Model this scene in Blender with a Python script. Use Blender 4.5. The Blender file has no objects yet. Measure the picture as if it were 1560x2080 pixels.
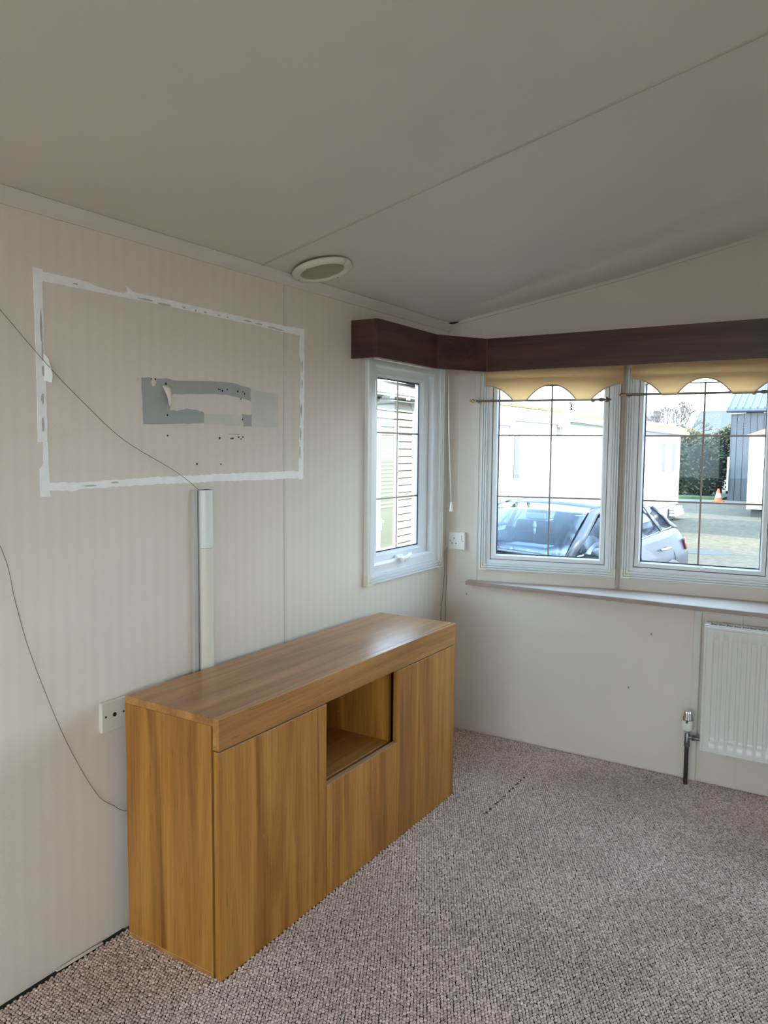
import bpy, bmesh, math, random
from mathutils import Vector, Matrix
random.seed(7)
D = bpy.data
C = bpy.context.scene.collection
R = math.radians

# ------------------------------------------------------------------ camera
cam_d = D.cameras.new('camera'); cam = D.objects.new('camera', cam_d); C.objects.link(cam)
YAW, PITCH, ROLL = R(32.1013), R(-4.6934), R(0.5164)
Fv = Vector((-math.sin(YAW)*math.cos(PITCH), math.cos(YAW)*math.cos(PITCH), math.sin(PITCH)))
Rv = Vector((math.cos(YAW), math.sin(YAW), 0)); Uv = Rv.cross(Fv)
R2 = Rv*math.cos(ROLL) + Uv*math.sin(ROLL); U2 = -Rv*math.sin(ROLL) + Uv*math.cos(ROLL)
mw = Matrix((R2, U2, -Fv)).transposed().to_4x4(); mw.translation = Vector((1.7966, -3.4562, 1.42))
cam.matrix_world = mw
cam_d.sensor_fit = 'VERTICAL'; cam_d.sensor_height = 36; cam_d.sensor_width = 27
cam_d.lens = 36*1570.97/2080; cam_d.clip_start = 0.02; cam_d.clip_end = 300
bpy.context.scene.camera = cam

# ------------------------------------------------------------------ sky, sun, exposure
SKY = 6.0; SUN = 9.5; EXPO = 0.78
w = D.worlds.new('sky'); bpy.context.scene.world = w; w.use_nodes = True
nt = w.node_tree; nt.nodes.clear()
wo = nt.nodes.new('ShaderNodeOutputWorld'); bg = nt.nodes.new('ShaderNodeBackground')
tc = nt.nodes.new('ShaderNodeTexCoord'); sp = nt.nodes.new('ShaderNodeSeparateXYZ'); rp = nt.nodes.new('ShaderNodeValToRGB')
nt.links.new(tc.outputs['Generated'], sp.inputs[0]); nt.links.new(sp.outputs['Z'], rp.inputs[0])
rp.color_ramp.elements[0].position = 0.0; rp.color_ramp.elements[0].color = (0.82, 0.92, 1.0, 1)
rp.color_ramp.elements[1].position = 0.7; rp.color_ramp.elements[1].color = (0.46, 0.70, 1.0, 1)
nt.links.new(rp.outputs[0], bg.inputs[0]); bg.inputs[1].default_value = SKY
nt.links.new(bg.outputs[0], wo.inputs[0])
sd = D.lights.new('sun', 'SUN'); sd.energy = SUN; sd.angle = R(0.6); sd.color = (1.0, 0.93, 0.80)
so = D.objects.new('sun', sd); C.objects.link(so)
so.rotation_euler = Vector((0.80, -0.22, 0.56)).to_track_quat('Z', 'Y').to_euler()
so.location = (30, -8, 25)
vs = bpy.context.scene.view_settings
bpy.context.scene.display_settings.display_device = 'sRGB'
vs.view_transform = 'Standard'; vs.look = 'None'; vs.exposure = EXPO; vs.gamma = 1; vs.use_curve_mapping = False
cy = bpy.context.scene.cycles
cy.max_bounces = 10; cy.diffuse_bounces = 7; cy.glossy_bounces = 4; cy.transparent_max_bounces = 16; cy.transmission_bounces = 6
cy.sample_clamp_indirect = 8; cy.caustics_reflective = False; cy.caustics_refractive = False
cy.use_denoising = True

def portal(name, loc, nrm, sx, sz):
    """sky portal standing in a window opening (guides sampling, gives no light of its own)"""
    l = D.lights.new(name, 'AREA'); l.shape = 'RECTANGLE'; l.size = sx; l.size_y = sz; l.cycles.is_portal = True
    o = D.objects.new(name, l); C.objects.link(o); o.location = loc
    o.rotation_euler = Vector(nrm).to_track_quat('-Z', 'Y').to_euler()

def fill_lamp(name, loc, nrm, sx, sz, watt, col):
    """area lamp added outside an opening behind the camera to fill the room"""
    l = D.lights.new(name, 'AREA'); l.shape = 'RECTANGLE'; l.size = sx; l.size_y = sz; l.energy = watt; l.color = col
    o = D.objects.new(name, l); C.objects.link(o); o.location = loc
    o.rotation_euler = Vector(nrm).to_track_quat('-Z', 'Y').to_euler()
fill_lamp('side_fill_lamp', (3.33, -5.6, 1.43), (-1, 0, 0), 2.5, .82, 26, (0.97, 0.98, 1.0))  # two added fill lamps brighten the room from behind the camera
fill_lamp('rear_fill_lamp', (1.6, -7.40, 1.01), (0, 1, 0), 2.4, 1.9, 6, (0.97, 0.98, 1.0))

# ------------------------------------------------------------------ materials
def lin(c):  # sRGB 0-255 to linear
    return tuple(((v/255)/12.92 if v/255 <= 0.04045 else ((v/255+0.055)/1.055)**2.4) for v in c) + (1,)
MATS = {}
def mat(name, col, rough=0.6, metal=0.0, noise=0.0, nscale=8, bump=0.0, bscale=60, spec=0.5, coat=0.0, rvar=0.0):
    if name in MATS: return MATS[name]
    m = D.materials.new(name); m.use_nodes = True; n = m.node_tree.nodes; l = m.node_tree.links
    b = n['Principled BSDF']; b.inputs['Base Color'].default_value = col; b.inputs['Roughness'].default_value = rough
    b.inputs['Metallic'].default_value = metal; b.inputs['Specular IOR Level'].default_value = spec
    if coat: b.inputs['Coat Weight'].default_value = coat; b.inputs['Coat Roughness'].default_value = 0.03
    t = n.new('ShaderNodeTexCoord')
    if noise:
        x = n.new('ShaderNodeTexNoise'); x.inputs['Scale'].default_value = nscale; x.inputs['Detail'].default_value = 5
        l.new(t.outputs['Object'], x.inputs['Vector'])
        r = n.new('ShaderNodeValToRGB')
        r.color_ramp.elements[0].position = 0.3; r.color_ramp.elements[1].position = 0.7
        r.color_ramp.elements[0].color = tuple(c*(1-noise) for c in col[:3])+(1,)
        r.color_ramp.elements[1].color = tuple(min(1, c*(1+noise)) for c in col[:3])+(1,)
        l.new(x.outputs['Fac'], r.inputs[0]); l.new(r.outputs[0], b.inputs['Base Color'])
        if rvar:
            mr = n.new('ShaderNodeMapRange'); mr.inputs[3].default_value = rough-rvar; mr.inputs[4].default_value = rough+rvar
            l.new(x.outputs['Fac'], mr.inputs[0]); l.new(mr.outputs[0], b.inputs['Roughness'])
    if bump:
        x = n.new('ShaderNodeTexNoise'); x.inputs['Scale'].default_value = bscale; x.inputs['Detail'].default_value = 4
        l.new(t.outputs['Object'], x.inputs['Vector'])
        bp = n.new('ShaderNodeBump'); bp.inputs['Strength'].default_value = bump; bp.inputs['Distance'].default_value = 0.002
        l.new(x.outputs['Fac'], bp.inputs['Height']); l.new(bp.outputs[0], b.inputs['Normal'])
    MATS[name] = m
    return m

def wood(name, axis, dark, mid, light, rough=0.35, scale=1.0, streak=0.34):
    """laminate wood; axis is the grain direction"""
    m = D.materials.new(name); m.use_nodes = True; n = m.node_tree.nodes; l = m.node_tree.links
    b = n['Principled BSDF']; g = n.new('ShaderNodeNewGeometry'); oi = n.new('ShaderNodeObjectInfo')
    off = n.new('ShaderNodeVectorMath'); off.operation = 'SCALE'; off.inputs['Scale'].default_value = 7.3
    cmb = n.new('ShaderNodeCombineXYZ')
    for i in range(3): l.new(oi.outputs['Random'], cmb.inputs[i])
    l.new(cmb.outputs[0], off.inputs[0])
    add = n.new('ShaderNodeVectorMath'); add.operation = 'ADD'
    l.new(g.outputs['Position'], add.inputs[0]); l.new(off.outputs[0], add.inputs[1])
    def noise(across, along, detail, dist=0.0):
        mp = n.new('ShaderNodeMapping'); s = [across*scale]*3; s['xyz'.index(axis)] = along*scale
        mp.inputs['Scale'].default_value = s
        l.new(add.outputs[0], mp.inputs['Vector'])
        x = n.new('ShaderNodeTexNoise'); x.inputs['Scale'].default_value = 1; x.inputs['Detail'].default_value = detail
        x.inputs['Distortion'].default_value = dist; l.new(mp.outputs[0], x.inputs['Vector']); return x
    a = noise(11, .75, 5, 1.3); f = noise(120, 2.2, 3, 0.3); p = noise(330, 14, 2)
    mx = n.new('ShaderNodeMath'); mx.operation = 'MULTIPLY_ADD'; mx.inputs[1].default_value = streak
    l.new(f.outputs['Fac'], mx.inputs[0]); l.new(a.outputs['Fac'], mx.inputs[2])
    r = n.new('ShaderNodeValToRGB'); e = r.color_ramp.elements
    e[0].position = 0.47; e[0].color = dark; e[1].position = 0.86; e[1].color = light
    k = e.new(0.66); k.color = mid
    l.new(mx.outputs[0], r.inputs[0])
    r2 = n.new('ShaderNodeValToRGB'); r2.color_ramp.elements[0].position = 0.30; r2.color_ramp.elements[0].color = (0.62, 0.55, 0.5, 1)
    r2.color_ramp.elements[1].position = 0.40; r2.color_ramp.elements[1].color = (1, 1, 1, 1)
    l.new(p.outputs['Fac'], r2.inputs[0])
    mm = n.new('ShaderNodeMix'); mm.data_type = 'RGBA'; mm.blend_type = 'MULTIPLY'; mm.inputs[0].default_value = 0.8
    l.new(r.outputs[0], mm.inputs[6]); l.new(r2.outputs[0], mm.inputs[7]); l.new(mm.outputs[2], b.inputs['Base Color'])
    b.inputs['Roughness'].default_value = rough
    bp = n.new('ShaderNodeBump'); bp.inputs['Strength'].default_value = 0.12; bp.inputs['Distance'].default_value = 0.0006
    l.new(f.outputs['Fac'], bp.inputs['Height']); l.new(bp.outputs[0], b.inputs['Normal'])
    return m

def wall_mat(name, col, bands=0.0, axis=1):
    m = D.materials.new(name); m.use_nodes = True; n = m.node_tree.nodes; l = m.node_tree.links
    b = n['Principled BSDF']; b.inputs['Roughness'].default_value = 0.55; b.inputs['Specular IOR Level'].default_value = 0.35
    g = n.new('ShaderNodeNewGeometry')
    x = n.new('ShaderNodeTexNoise'); x.inputs['Scale'].default_value = 1.6; x.inputs['Detail'].default_value = 6
    l.new(g.outputs['Position'], x.inputs['Vector'])
    r = n.new('ShaderNodeValToRGB'); r.color_ramp.elements[0].position = .3; r.color_ramp.elements[1].position = .7
    r.color_ramp.elements[0].color = tuple(c*.95 for c in col[:3])+(1,); r.color_ramp.elements[1].color = tuple(c*1.03 for c in col[:3])+(1,)
    l.new(x.outputs['Fac'], r.inputs[0])
    out = r.outputs[0]
    # fine diagonal emboss of the vinyl paper
    mp = n.new('ShaderNodeMapping'); mp.inputs['Rotation'].default_value = (R(52), 0, 0) if axis == 1 else (0, R(52), 0)
    l.new(g.outputs['Position'], mp.inputs['Vector'])
    wv = n.new('ShaderNodeTexWave'); wv.bands_direction = 'Y' if axis == 1 else 'X'; wv.inputs['Scale'].default_value = 42
    wv.inputs['Distortion'].default_value = 1.2; wv.inputs['Detail'].default_value = 1
    l.new(mp.outputs[0], wv.inputs['Vector'])
    bp = n.new('ShaderNodeBump'); bp.inputs['Strength'].default_value = 0.22; bp.inputs['Distance'].default_value = 0.0006
    l.new(wv.outputs['Fac'], bp.inputs['Height']); l.new(bp.outputs[0], b.inputs['Normal'])
    if bands:
        wb = n.new('ShaderNodeTexWave'); wb.bands_direction = 'Y' if axis == 1 else 'X'; wb.inputs['Scale'].default_value = 7.2
        wb.inputs['Distortion'].default_value = 0.6; wb.inputs['Detail'].default_value = 2; wb.inputs['Detail Scale'].default_value = 0.6
        l.new(g.outputs['Position'], wb.inputs['Vector'])
        r2 = n.new('ShaderNodeValToRGB'); r2.color_ramp.elements[0].color = (1-bands,)*3+(1,); r2.color_ramp.elements[1].color = (1, 1, 1, 1)
        l.new(wb.outputs['Fac'], r2.inputs[0])
        mm = n.new('ShaderNodeMix'); mm.data_type = 'RGBA'; mm.blend_type = 'MULTIPLY'; mm.inputs[0].default_value = 1
        l.new(out, mm.inputs[6]); l.new(r2.outputs[0], mm.inputs[7]); out = mm.outputs[2]
    l.new(out, b.inputs['Base Color'])
    return m

def glass(name, tint=(0.93, 0.96, 0.97, 1), refl=0.016):
    m = D.materials.new(name); m.use_nodes = True; n = m.node_tree.nodes; l = m.node_tree.links
    n.remove(n['Principled BSDF']); o = n['Material Output']
    t = n.new('ShaderNodeBsdfTransparent'); t.inputs[0].default_value = tint
    g = n.new('ShaderNodeBsdfGlossy'); g.inputs['Roughness'].default_value = 0.01
    f = n.new('ShaderNodeLayerWeight'); f.inputs[0].default_value = 0.5
    pw = n.new('ShaderNodeMath'); pw.operation = 'POWER'; pw.inputs[1].default_value = 5.0
    mr = n.new('ShaderNodeMath'); mr.operation = 'MULTIPLY_ADD'; mr.inputs[1].default_value = 1-refl/2; mr.inputs[2].default_value = refl/2
    mr.use_clamp = True
    mx = n.new('ShaderNodeMixShader'); l.new(f.outputs['Facing'], pw.inputs[0]); l.new(pw.outputs[0], mr.inputs[0]); l.new(mr.outputs[0], mx.inputs[0])
    l.new(t.outputs[0], mx.inputs[1]); l.new(g.outputs[0], mx.inputs[2]); l.new(mx.outputs[0], o.inputs[0])
    return m

def fabric(name, col, trans):
    m = D.materials.new(name); m.use_nodes = True; n = m.node_tree.nodes; l = m.node_tree.links
    n.remove(n['Principled BSDF']); o = n['Material Output']
    d = n.new('ShaderNodeBsdfDiffuse'); d.inputs[0].default_value = col
    t = n.new('ShaderNodeBsdfTranslucent'); t.inputs[0].default_value = trans
    x = n.new('ShaderNodeTexNoise'); x.inputs['Scale'].default_value = 600
    bp = n.new('ShaderNodeBump'); bp.inputs['Strength'].default_value = 0.2; bp.inputs['Distance'].default_value = 0.001
    l.new(x.outputs['Fac'], bp.inputs['Height']); l.new(bp.outputs[0], d.inputs['Normal'])
    mx = n.new('ShaderNodeMixShader'); mx.inputs[0].default_value = 0.66
    l.new(d.outputs[0], mx.inputs[1]); l.new(t.outputs[0], mx.inputs[2]); l.new(mx.outputs[0], o.inputs[0])
    return m

OAK_V = wood('oak_laminate_vertical', 'z', (0.225, 0.085, 0.012, 1), (0.38, 0.160, 0.026, 1), (0.53, 0.255, 0.052, 1), 0.38)
OAK_H = wood('oak_laminate_horizontal', 'y', (0.26, 0.108, 0.026, 1), (0.39, 0.18, 0.048, 1), (0.50, 0.25, 0.078, 1), 0.30)
OAK_EDGE = mat('oak_edge_band', (0.50, 0.31, 0.15, 1), 0.4)
MAHOG = wood('mahogany_laminate_y', 'y', (0.030, 0.011, 0.008, 1), (0.060, 0.021, 0.014, 1), (0.098, 0.040, 0.026, 1), 0.42, 0.7)
MAHOGX = wood('mahogany_laminate_x', 'x', (0.030, 0.011, 0.008, 1), (0.060, 0.021, 0.014, 1), (0.098, 0.040, 0.026, 1), 0.42, 0.7)
WALL_L = wall_mat('vinyl_paper_banded', (0.73, 0.66, 0.565, 1), 0.030, 1)
WALL_E = wall_mat('vinyl_paper_plain', (0.68, 0.615, 0.535, 1), 0.0, 0)
CEIL = mat('ceiling_board', (0.66, 0.62, 0.55, 1), 0.5, noise=0.05, nscale=1.2, bump=0.1, bscale=25)
TRIM = mat('cream_trim', (0.64, 0.60, 0.53, 1), 0.45, noise=0.03)
UPVC = mat('white_upvc', (0.74, 0.76, 0.76, 1), 0.28, noise=0.02, nscale=3)
UPVC_OLD = mat('aged_upvc_corner', (0.74, 0.71, 0.58, 1), 0.4, noise=0.04)
GASKET = mat('rubber_gasket', (0.03, 0.035, 0.05, 1), 0.6, noise=0.1)
GLASS = glass('window_glass')
GOLD = mat('taupe_glazing_strip', (0.30, 0.25, 0.21, 1), 0.45, 0.1, noise=0.1, nscale=20)
BRASS = mat('brass', (0.62, 0.46, 0.20, 1), 0.22, 1.0, noise=0.1, nscale=30)
ANTIQUE = mat('antique_brass', (0.20, 0.17, 0.13, 1), 0.35, 0.9, noise=0.1, nscale=30)
PLASTIC = mat('white_plastic', (0.76, 0.75, 0.70, 1), 0.32, noise=0.02)
CREAM_PL = mat('cream_plastic', (0.70, 0.66, 0.57, 1), 0.4, noise=0.03)
RADW = mat('radiator_enamel', (0.72, 0.70, 0.65, 1), 0.25, noise=0.02)
CHROME = mat('chrome', (0.75, 0.75, 0.75, 1), 0.12, 1.0, noise=0.02)
STEEL = mat('dull_nickel', (0.22, 0.22, 0.24, 1), 0.35, 0.9, noise=0.15, nscale=60)
DARKPIPE = mat('dark_pipe', (0.030, 0.024, 0.022, 1), 0.45, noise=0.2, nscale=30)
DARK = mat('dark_hollow', (0.012, 0.011, 0.010, 1), 0.9, noise=0.1)
WIRE = mat('brown_wire', (0.17, 0.13, 0.09, 1), 0.5, noise=0.1)
TAPE = mat('white_adhesive_tape', (0.88, 0.89, 0.86, 1), 0.5, noise=0.04, nscale=30, bump=0.3, bscale=90)
TORN = mat('torn_paper_backing', (0.50, 0.46, 0.40, 1), 0.8, noise=0.08, nscale=40)
PAPER = mat('torn_wallpaper', (0.74, 0.66, 0.56, 1), 0.7, noise=0.06, nscale=40)
GREYP = mat('grey_paint_smear', (0.36, 0.37, 0.355, 1), 0.6, noise=0.06, nscale=18)
PALEP = mat('pale_grey_smear', (0.60, 0.575, 0.52, 1), 0.6, noise=0.05, nscale=14)
BLIND = fabric('scalloped_blind_fabric', (0.70, 0.60, 0.42, 1), (0.95, 0.76, 0.52, 1))
SILLTOP = mat('sill_board', (0.54, 0.44, 0.36, 1), 0.8, noise=0.04)
SILLEDGE = mat('sill_edge', (0.36, 0.26, 0.22, 1), 0.5, noise=0.08, nscale=14)

# ------------------------------------------------------------------ mesh helpers
class MB:
    """collects shapes in world space (through matrix M) and links them as one mesh object"""
    def __init__(s, M=None): s.v = []; s.f = []; s.M = M or Matrix()
    def add(s, vs, fs):
        o = len(s.v); s.v += [s.M @ Vector(p) for p in vs]; s.f += [tuple(i+o for i in f) for f in fs]; return s
    def box(s, x0, x1, y0, y1, z0, z1):
        vs = [(x, y, z) for x in (x0, x1) for y in (y0, y1) for z in (z0, z1)]
        return s.add(vs, [(0, 1, 3, 2), (4, 6, 7, 5), (0, 4, 5, 1), (2, 3, 7, 6), (0, 2, 6, 4), (1, 5, 7, 3)])
    def prism(s, poly, d):
        """poly: list of 3d points, extruded by vector d"""
        n = len(poly); d = Vector(d); vs = [Vector(p) for p in poly]; vs += [p+d for p in vs]
        fs = [tuple(range(n))[::-1], tuple(range(n, 2*n))] + [(i, (i+1) % n, (i+1) % n+n, i+n) for i in range(n)]
        return s.add(vs, fs)
    def tube(s, pts, r, n=10, cap=True):
        pts = [Vector(p) for p in pts]; rs = r if isinstance(r, (list, tuple)) else [r]*len(pts)
        vs = []; fs = []
        prev = None
        for i, p in enumerate(pts):
            t = (pts[min(i+1, len(pts)-1)]-pts[max(i-1, 0)])
            t = t.normalized() if t.length > 1e-9 else Vector((0, 0, 1))
            if prev is None:
                a = t.orthogonal().normalized()
            else:
                a = (prev - t*prev.dot(t)); a = a.normalized() if a.length > 1e-6 else t.orthogonal().normalized()
            prev = a; b = t.cross(a)
            vs += [p + (a*math.cos(2*math.pi*k/n)+b*math.sin(2*math.pi*k/n))*rs[i] for k in range(n)]
        for i in range(len(pts)-1):
            for k in range(n):
                fs.append((i*n+k, i*n+(k+1) % n, (i+1)*n+(k+1) % n, (i+1)*n+k))
        if cap: fs += [tuple(range(n))[::-1], tuple(range((len(pts)-1)*n, len(pts)*n))]
        return s.add(vs, fs)
    def lathe(s, prof, centre, axis, n=20):
        """prof: list of (distance along axis, radius)"""
        c = Vector(centre); a = Vector(axis).normalized()
        return s.tube([c+a*h for h, r in prof], [max(r, 1e-4) for h, r in prof], n)
    def grid(s, P):
        """P: 2-D list of points"""
        nr, nc = len(P), len(P[0]); vs = [p for row in P for p in row]
        fs = [(i*nc+j, i*nc+j+1, (i+1)*nc+j+1, (i+1)*nc+j) for i in range(nr-1) for j in range(nc-1)]
        return s.add(vs, fs)
    def build(s, name, m, parent=None, smooth=False, bevel=0.0, solid=0.0, label=None, kind=None, seg=2):
        me = D.meshes.new(name)
        lo = Vector([min(p[i] for p in s.v) for i in range(3)]); hi = Vector([max(p[i] for p in s.v) for i in range(3)])
        org = Vector(((lo.x+hi.x)/2, (lo.y+hi.y)/2, lo.z))
        me.from_pydata([p-org for p in s.v], [], s.f); me.materials.append(m)
        bm = bmesh.new(); bm.from_mesh(me); bmesh.ops.recalc_face_normals(bm, faces=bm.faces); bm.to_mesh(me); bm.free()
        if smooth:
            for p in me.polygons: p.use_smooth = True
        o = D.objects.new(name, me); C.objects.link(o)
        if parent is not None:
            o.parent = parent; o.location = org - WP[parent.name]
        else:
            o.location = org
        WP[o.name] = org
        if solid:
            q = o.modifiers.new('thickness', 'SOLIDIFY'); q.thickness = solid; q.offset = 0
        if bevel:
            q = o.modifiers.new('bevel', 'BEVEL'); q.width = bevel; q.segments = seg; q.limit_method = 'ANGLE'; q.angle_limit = R(40)
        if smooth and bevel == 0:
            pass
        if label: o['label'] = label
        if kind: o['kind'] = kind
        return o
WP = {}
def autosmooth(o, ang=40):
    me = o.data
    bm = bmesh.new(); bm.from_mesh(me)
    for e in bm.edges:
        if len(e.link_faces) == 2 and e.calc_face_angle(0) > R(ang): e.smooth = False
    for f in bm.faces: f.smooth = True
    bm.to_mesh(me); bm.free(); return o
def thing(name, loc, label, cat, group=None):
    o = D.objects.new(name, None); C.objects.link(o); o.location = loc; o.empty_display_size = 0.05
    WP[o.name] = Vector(loc); o['label'] = label; o['category'] = cat
    if group: o['group'] = group
    return o
def tag(o, label, cat, group=None, kind=None):
    o['label'] = label; o['category'] = cat
    if group: o['group'] = group
    if kind: o['kind'] = kind
    return o
def setting(name, loc):
    o = D.objects.new(name, None); C.objects.link(o); o.location = loc; o['kind'] = 'structure'; o.empty_display_size = .05
    WP[o.name] = Vector(loc); return o

# ------------------------------------------------------------------ room shell
EZ, SL = 2.0302, 0.2263            # eaves height, ceiling slope
XM, XR, YB = 1.594, 3.188, -7.2    # ridge, right wall, rear wall
A1, A2 = R(13.811), R(5.528)
P0 = Vector((0.0594, 0, 0)); J1 = Vector((0.8168, 0.1862, 0)); J2 = Vector((XM, 0.2614, 0))
J3 = Vector((2*XM-J1.x, J1.y, 0)); P4 = Vector((2*XM-P0.x, 0, 0))
def cz(x): return EZ + SL*(x if x <= XM else 2*XM-x)
# floor
MB().box(-0.1, XR+0.1, YB-0.1, 0.35, -0.12, 0.0).build('floor', mat('floor_board', (0.10, 0.085, 0.07, 1), 0.9, noise=0.2), kind='structure')
# left wall with window hole
def wall_hole(mb, a, b, z0, za, zb, th, hole):
    """wall from a to b (points on its inner face), outward thickness vector th; hole=(s0,s1,h0,h1)"""
    a = Vector(a); b = Vector(b); L = (b-a).length; d = (b-a)/L
    def q(s, z): p = a+d*s; return (p.x, p.y, z)
    def top(s): return za+(zb-za)*s/L
    segs = [(0, L, None)]
    if hole:
        s0, s1, h0, h1 = hole
        mb.prism([q(0, z0), q(s0, z0), q(s0, top(s0)), q(0, top(0))], th)
        mb.prism([q(s1, z0), q(L, z0), q(L, top(L)), q(s1, top(s1))], th)
        mb.prism([q(s0, z0), q(s1, z0), q(s1, h0), q(s0, h0)], th)
        mb.prism([q(s0, h1), q(s1, h1), q(s1, top(s1)), q(s0, top(s0))], th)
    else:
        mb.prism([q(0, z0), q(L, z0), q(L, top(L)), q(0, top(0))], th)
LW_Y0, LW_Y1, LW_Z0, LW_Z1 = -0.715, -0.106, 0.87, 1.815
mb = MB(); wall_hole(mb, (0, YB, 0), (0, 0, 0), 0, EZ, EZ, (-0.09, 0, 0), (LW_Y0-YB, LW_Y1-YB, LW_Z0, LW_Z1))
WL = mb.build('wall_left', WALL_L, kind='structure')
# right wall with a window opening added behind the camera to brighten the room
mb = MB(); wall_hole(mb, (XR, YB, 0), (XR, -2.6, 0), 0, EZ, EZ, (0.09, 0, 0), (.30, 2.90, 1.00, 1.86))
mb.box(XR, XR+0.09, -2.6, 0, 0, EZ); WR = mb.build('wall_right', WALL_L, kind='structure')
# rear wall with wide glazed opening added to brighten the room
mb = MB(); RD = (0.35, 2.85, 0.02, 2.0)
def rp_(x, z): return (x, YB, z)
for poly in ([rp_(-.09, 0), rp_(RD[0], 0), rp_(RD[0], cz(RD[0])), rp_(-.09, cz(0))],
             [rp_(RD[1], 0), rp_(XR+.09, 0), rp_(XR+.09, cz(XR)), rp_(RD[1], cz(RD[1]))],
             [rp_(RD[0], RD[3]), rp_(RD[1], RD[3]), rp_(RD[1], cz(RD[1])), rp_(XM, cz(XM)), rp_(RD[0], cz(RD[0]))]):
    mb.prism(poly, (0, -0.09, 0))
mb.build('wall_rear', WALL_E, kind='structure')
# end wall: straight lower part, bowed upper part in four facets
MB().prism([(0, 0, 0), (XR, 0, 0), (XR, 0.34, 0), (0, 0.34, 0)], (0, 0, 0.757)).build('wall_end_lower', WALL_E, kind='structure')
mb = MB()
wall_hole(mb, (-0.09, 0, 0), (P0.x, 0, 0), .757, EZ, cz(P0.x), (0, 0.09, 0), None)
F1H = (0.155, 0.731, 0.862, 1.80)
F2H = (0.052, 0.636, 0.862, 1.80)
wall_hole(mb, P0, J1, .757, cz(P0.x), cz(J1.x), (-0.02, 0.085, 0), F1H)
wall_hole(mb, J1, J2, .757, cz(J1.x), cz(J2.x), (0, 0.085, 0), F2H)
L2 = (J2-J1).length; L1 = (J1-P0).length
wall_hole(mb, J2, J3, .757, cz(J2.x), cz(J3.x), (0, 0.085, 0), (L2-F2H[1], L2-F2H[0], F2H[2], F2H[3]))
wall_hole(mb, J3, P4, .757, cz(J3.x), cz(P4.x), (0.02, 0.085, 0), (L1-F1H[1], L1-F1H[0], F1H[2], F1H[3]))
wall_hole(mb, P4, (XR+.09, 0, 0), .757, cz(P4.x), EZ, (0, 0.09, 0), None)
WE = mb.build('wall_end', WALL_E, kind='structure')
# ceiling
ceil = setting('ceiling', (XM, -3.5, EZ))
for sgn, nm in ((0, 'ceiling_panel'), (1, 'ceiling_panel')):
    mb = MB()
    if sgn == 0: poly = [(-.1, YB-.1, EZ-.1*SL), (XM, YB-.1, cz(XM)), (XM, .45, cz(XM)), (-.1, .45, EZ-.1*SL)]
    else: poly = [(XM, YB-.1, cz(XM)), (XR+.1, YB-.1, EZ-.1*SL), (XR+.1, .45, EZ-.1*SL), (XM, .45, cz(XM))]
    mb.prism(poly, (0, 0, 0.07)).build(nm, CEIL, ceil)
for yj in (-1.418, -3.9, -6.3):
    for a, b in ((0.0, XM), (XM, XR)):
        MB().prism([(a, yj-.004, cz(a)-.0035), (b, yj-.004, cz(b)-.0035), (b, yj+.004, cz(b)-.0035), (a, yj+.004, cz(a)-.0035)], (0, 0, .006)).build(
            'joint_strip', mat('joint_strip_shade', (0.50, 0.455, 0.40, 1), 0.6, noise=.05), ceil)
# cove along the left wall, end gable bead, dark sliver painted for the gap at the corner
MB().prism([(0, YB, EZ-.034), (.007, YB, EZ-.034), (.010, YB, EZ-.022), (.024, YB, EZ+.004), (0, YB, EZ+.006)], (0, 0-YB, 0)).build('trim_1', TRIM, kind='structure')
MB().prism([(XR, YB, EZ-.03), (XR-.01, YB, EZ-.03), (XR-.022, YB, EZ), (XR, YB, EZ+.004)], (0, -YB, 0)).build('trim_2', TRIM, kind='structure')
mb = MB()
for a, b in (((0.06, -.012), (J1.x, J1.y-.012)), ((J1.x, J1.y-.012), (J2.x, J2.y-.012)), ((J2.x, J2.y-.012), (J3.x, J3.y-.012)), ((J3.x, J3.y-.012), (P4.x, -.012))):
    mb.prism([(a[0], a[1], cz(a[0])-.014), (b[0], b[1], cz(b[0])-.014), (b[0], b[1]+.014, cz(b[0])-.014), (a[0], a[1]+.014, cz(a[0])-.014)], (0, 0, .016))
mb.build('trim_3', TRIM, kind='structure')
MB().prism([(.0, -.055, EZ-.006), (.006, -.06, EZ-.004), (.055, -.014, EZ+.006), (.03, -.006, EZ+.003)], (0, 0, .004)).build('corner_gap_dark', DARK, kind='structure')
# vertical joint strips of the wall panels
MB().box(-.001, .0012, -1.2755, -1.2615, 0.0, 2.0).build('wall_joint_strip', TRIM, WL, bevel=.0004)
MB().box(-.001, .0010, -1.2775, -1.2755, 0.0, 2.0).build('wall_joint_gap', mat('joint_shade', (.50, .46, .41, 1), .7, noise=.05), WL)
def fac(P, a, s, out=0.0):   # point on a facet; out = towards the room
    return Vector((P.x+math.cos(a)*s+math.sin(a)*out, P.y+math.sin(a)*s-math.cos(a)*out, 0))
def facM(P, a, z=0):         # local frame: X along facet, Y outward, Z up
    return Matrix.Translation((P.x, P.y, z)) @ Matrix.Rotation(a, 4, 'Z')
M1, M2 = facM(P0, A1), facM(J1, A2)
MB(M1).box(.084, .106, -.004, .001, .772, 2.04).build('wall_joint_strip', TRIM, WE, bevel=.001)
MB(M1).box(L1-.012, L1+.003, -.012, .001, .772, 1.90).build('wall_joint_strip', mat('taupe_joint', (.42, .36, .32, 1), .6, noise=.05), WE, bevel=.001)
MB(M2).box(.60, .606, -.003, .001, 1.8, cz(1.43)-.0).build('wall_joint_strip', TRIM, WE)
MB().box(1.194, 1.226, -.010, .001, 0.0, .752).build('wall_joint_strip', TRIM, D.objects['wall_end_lower'], bevel=.004)
MB().box(1.373, 1.383, -.003, .001, 0.0, .752).build('wall_joint_strip', TRIM, D.objects['wall_end_lower'], bevel=.001)
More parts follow.
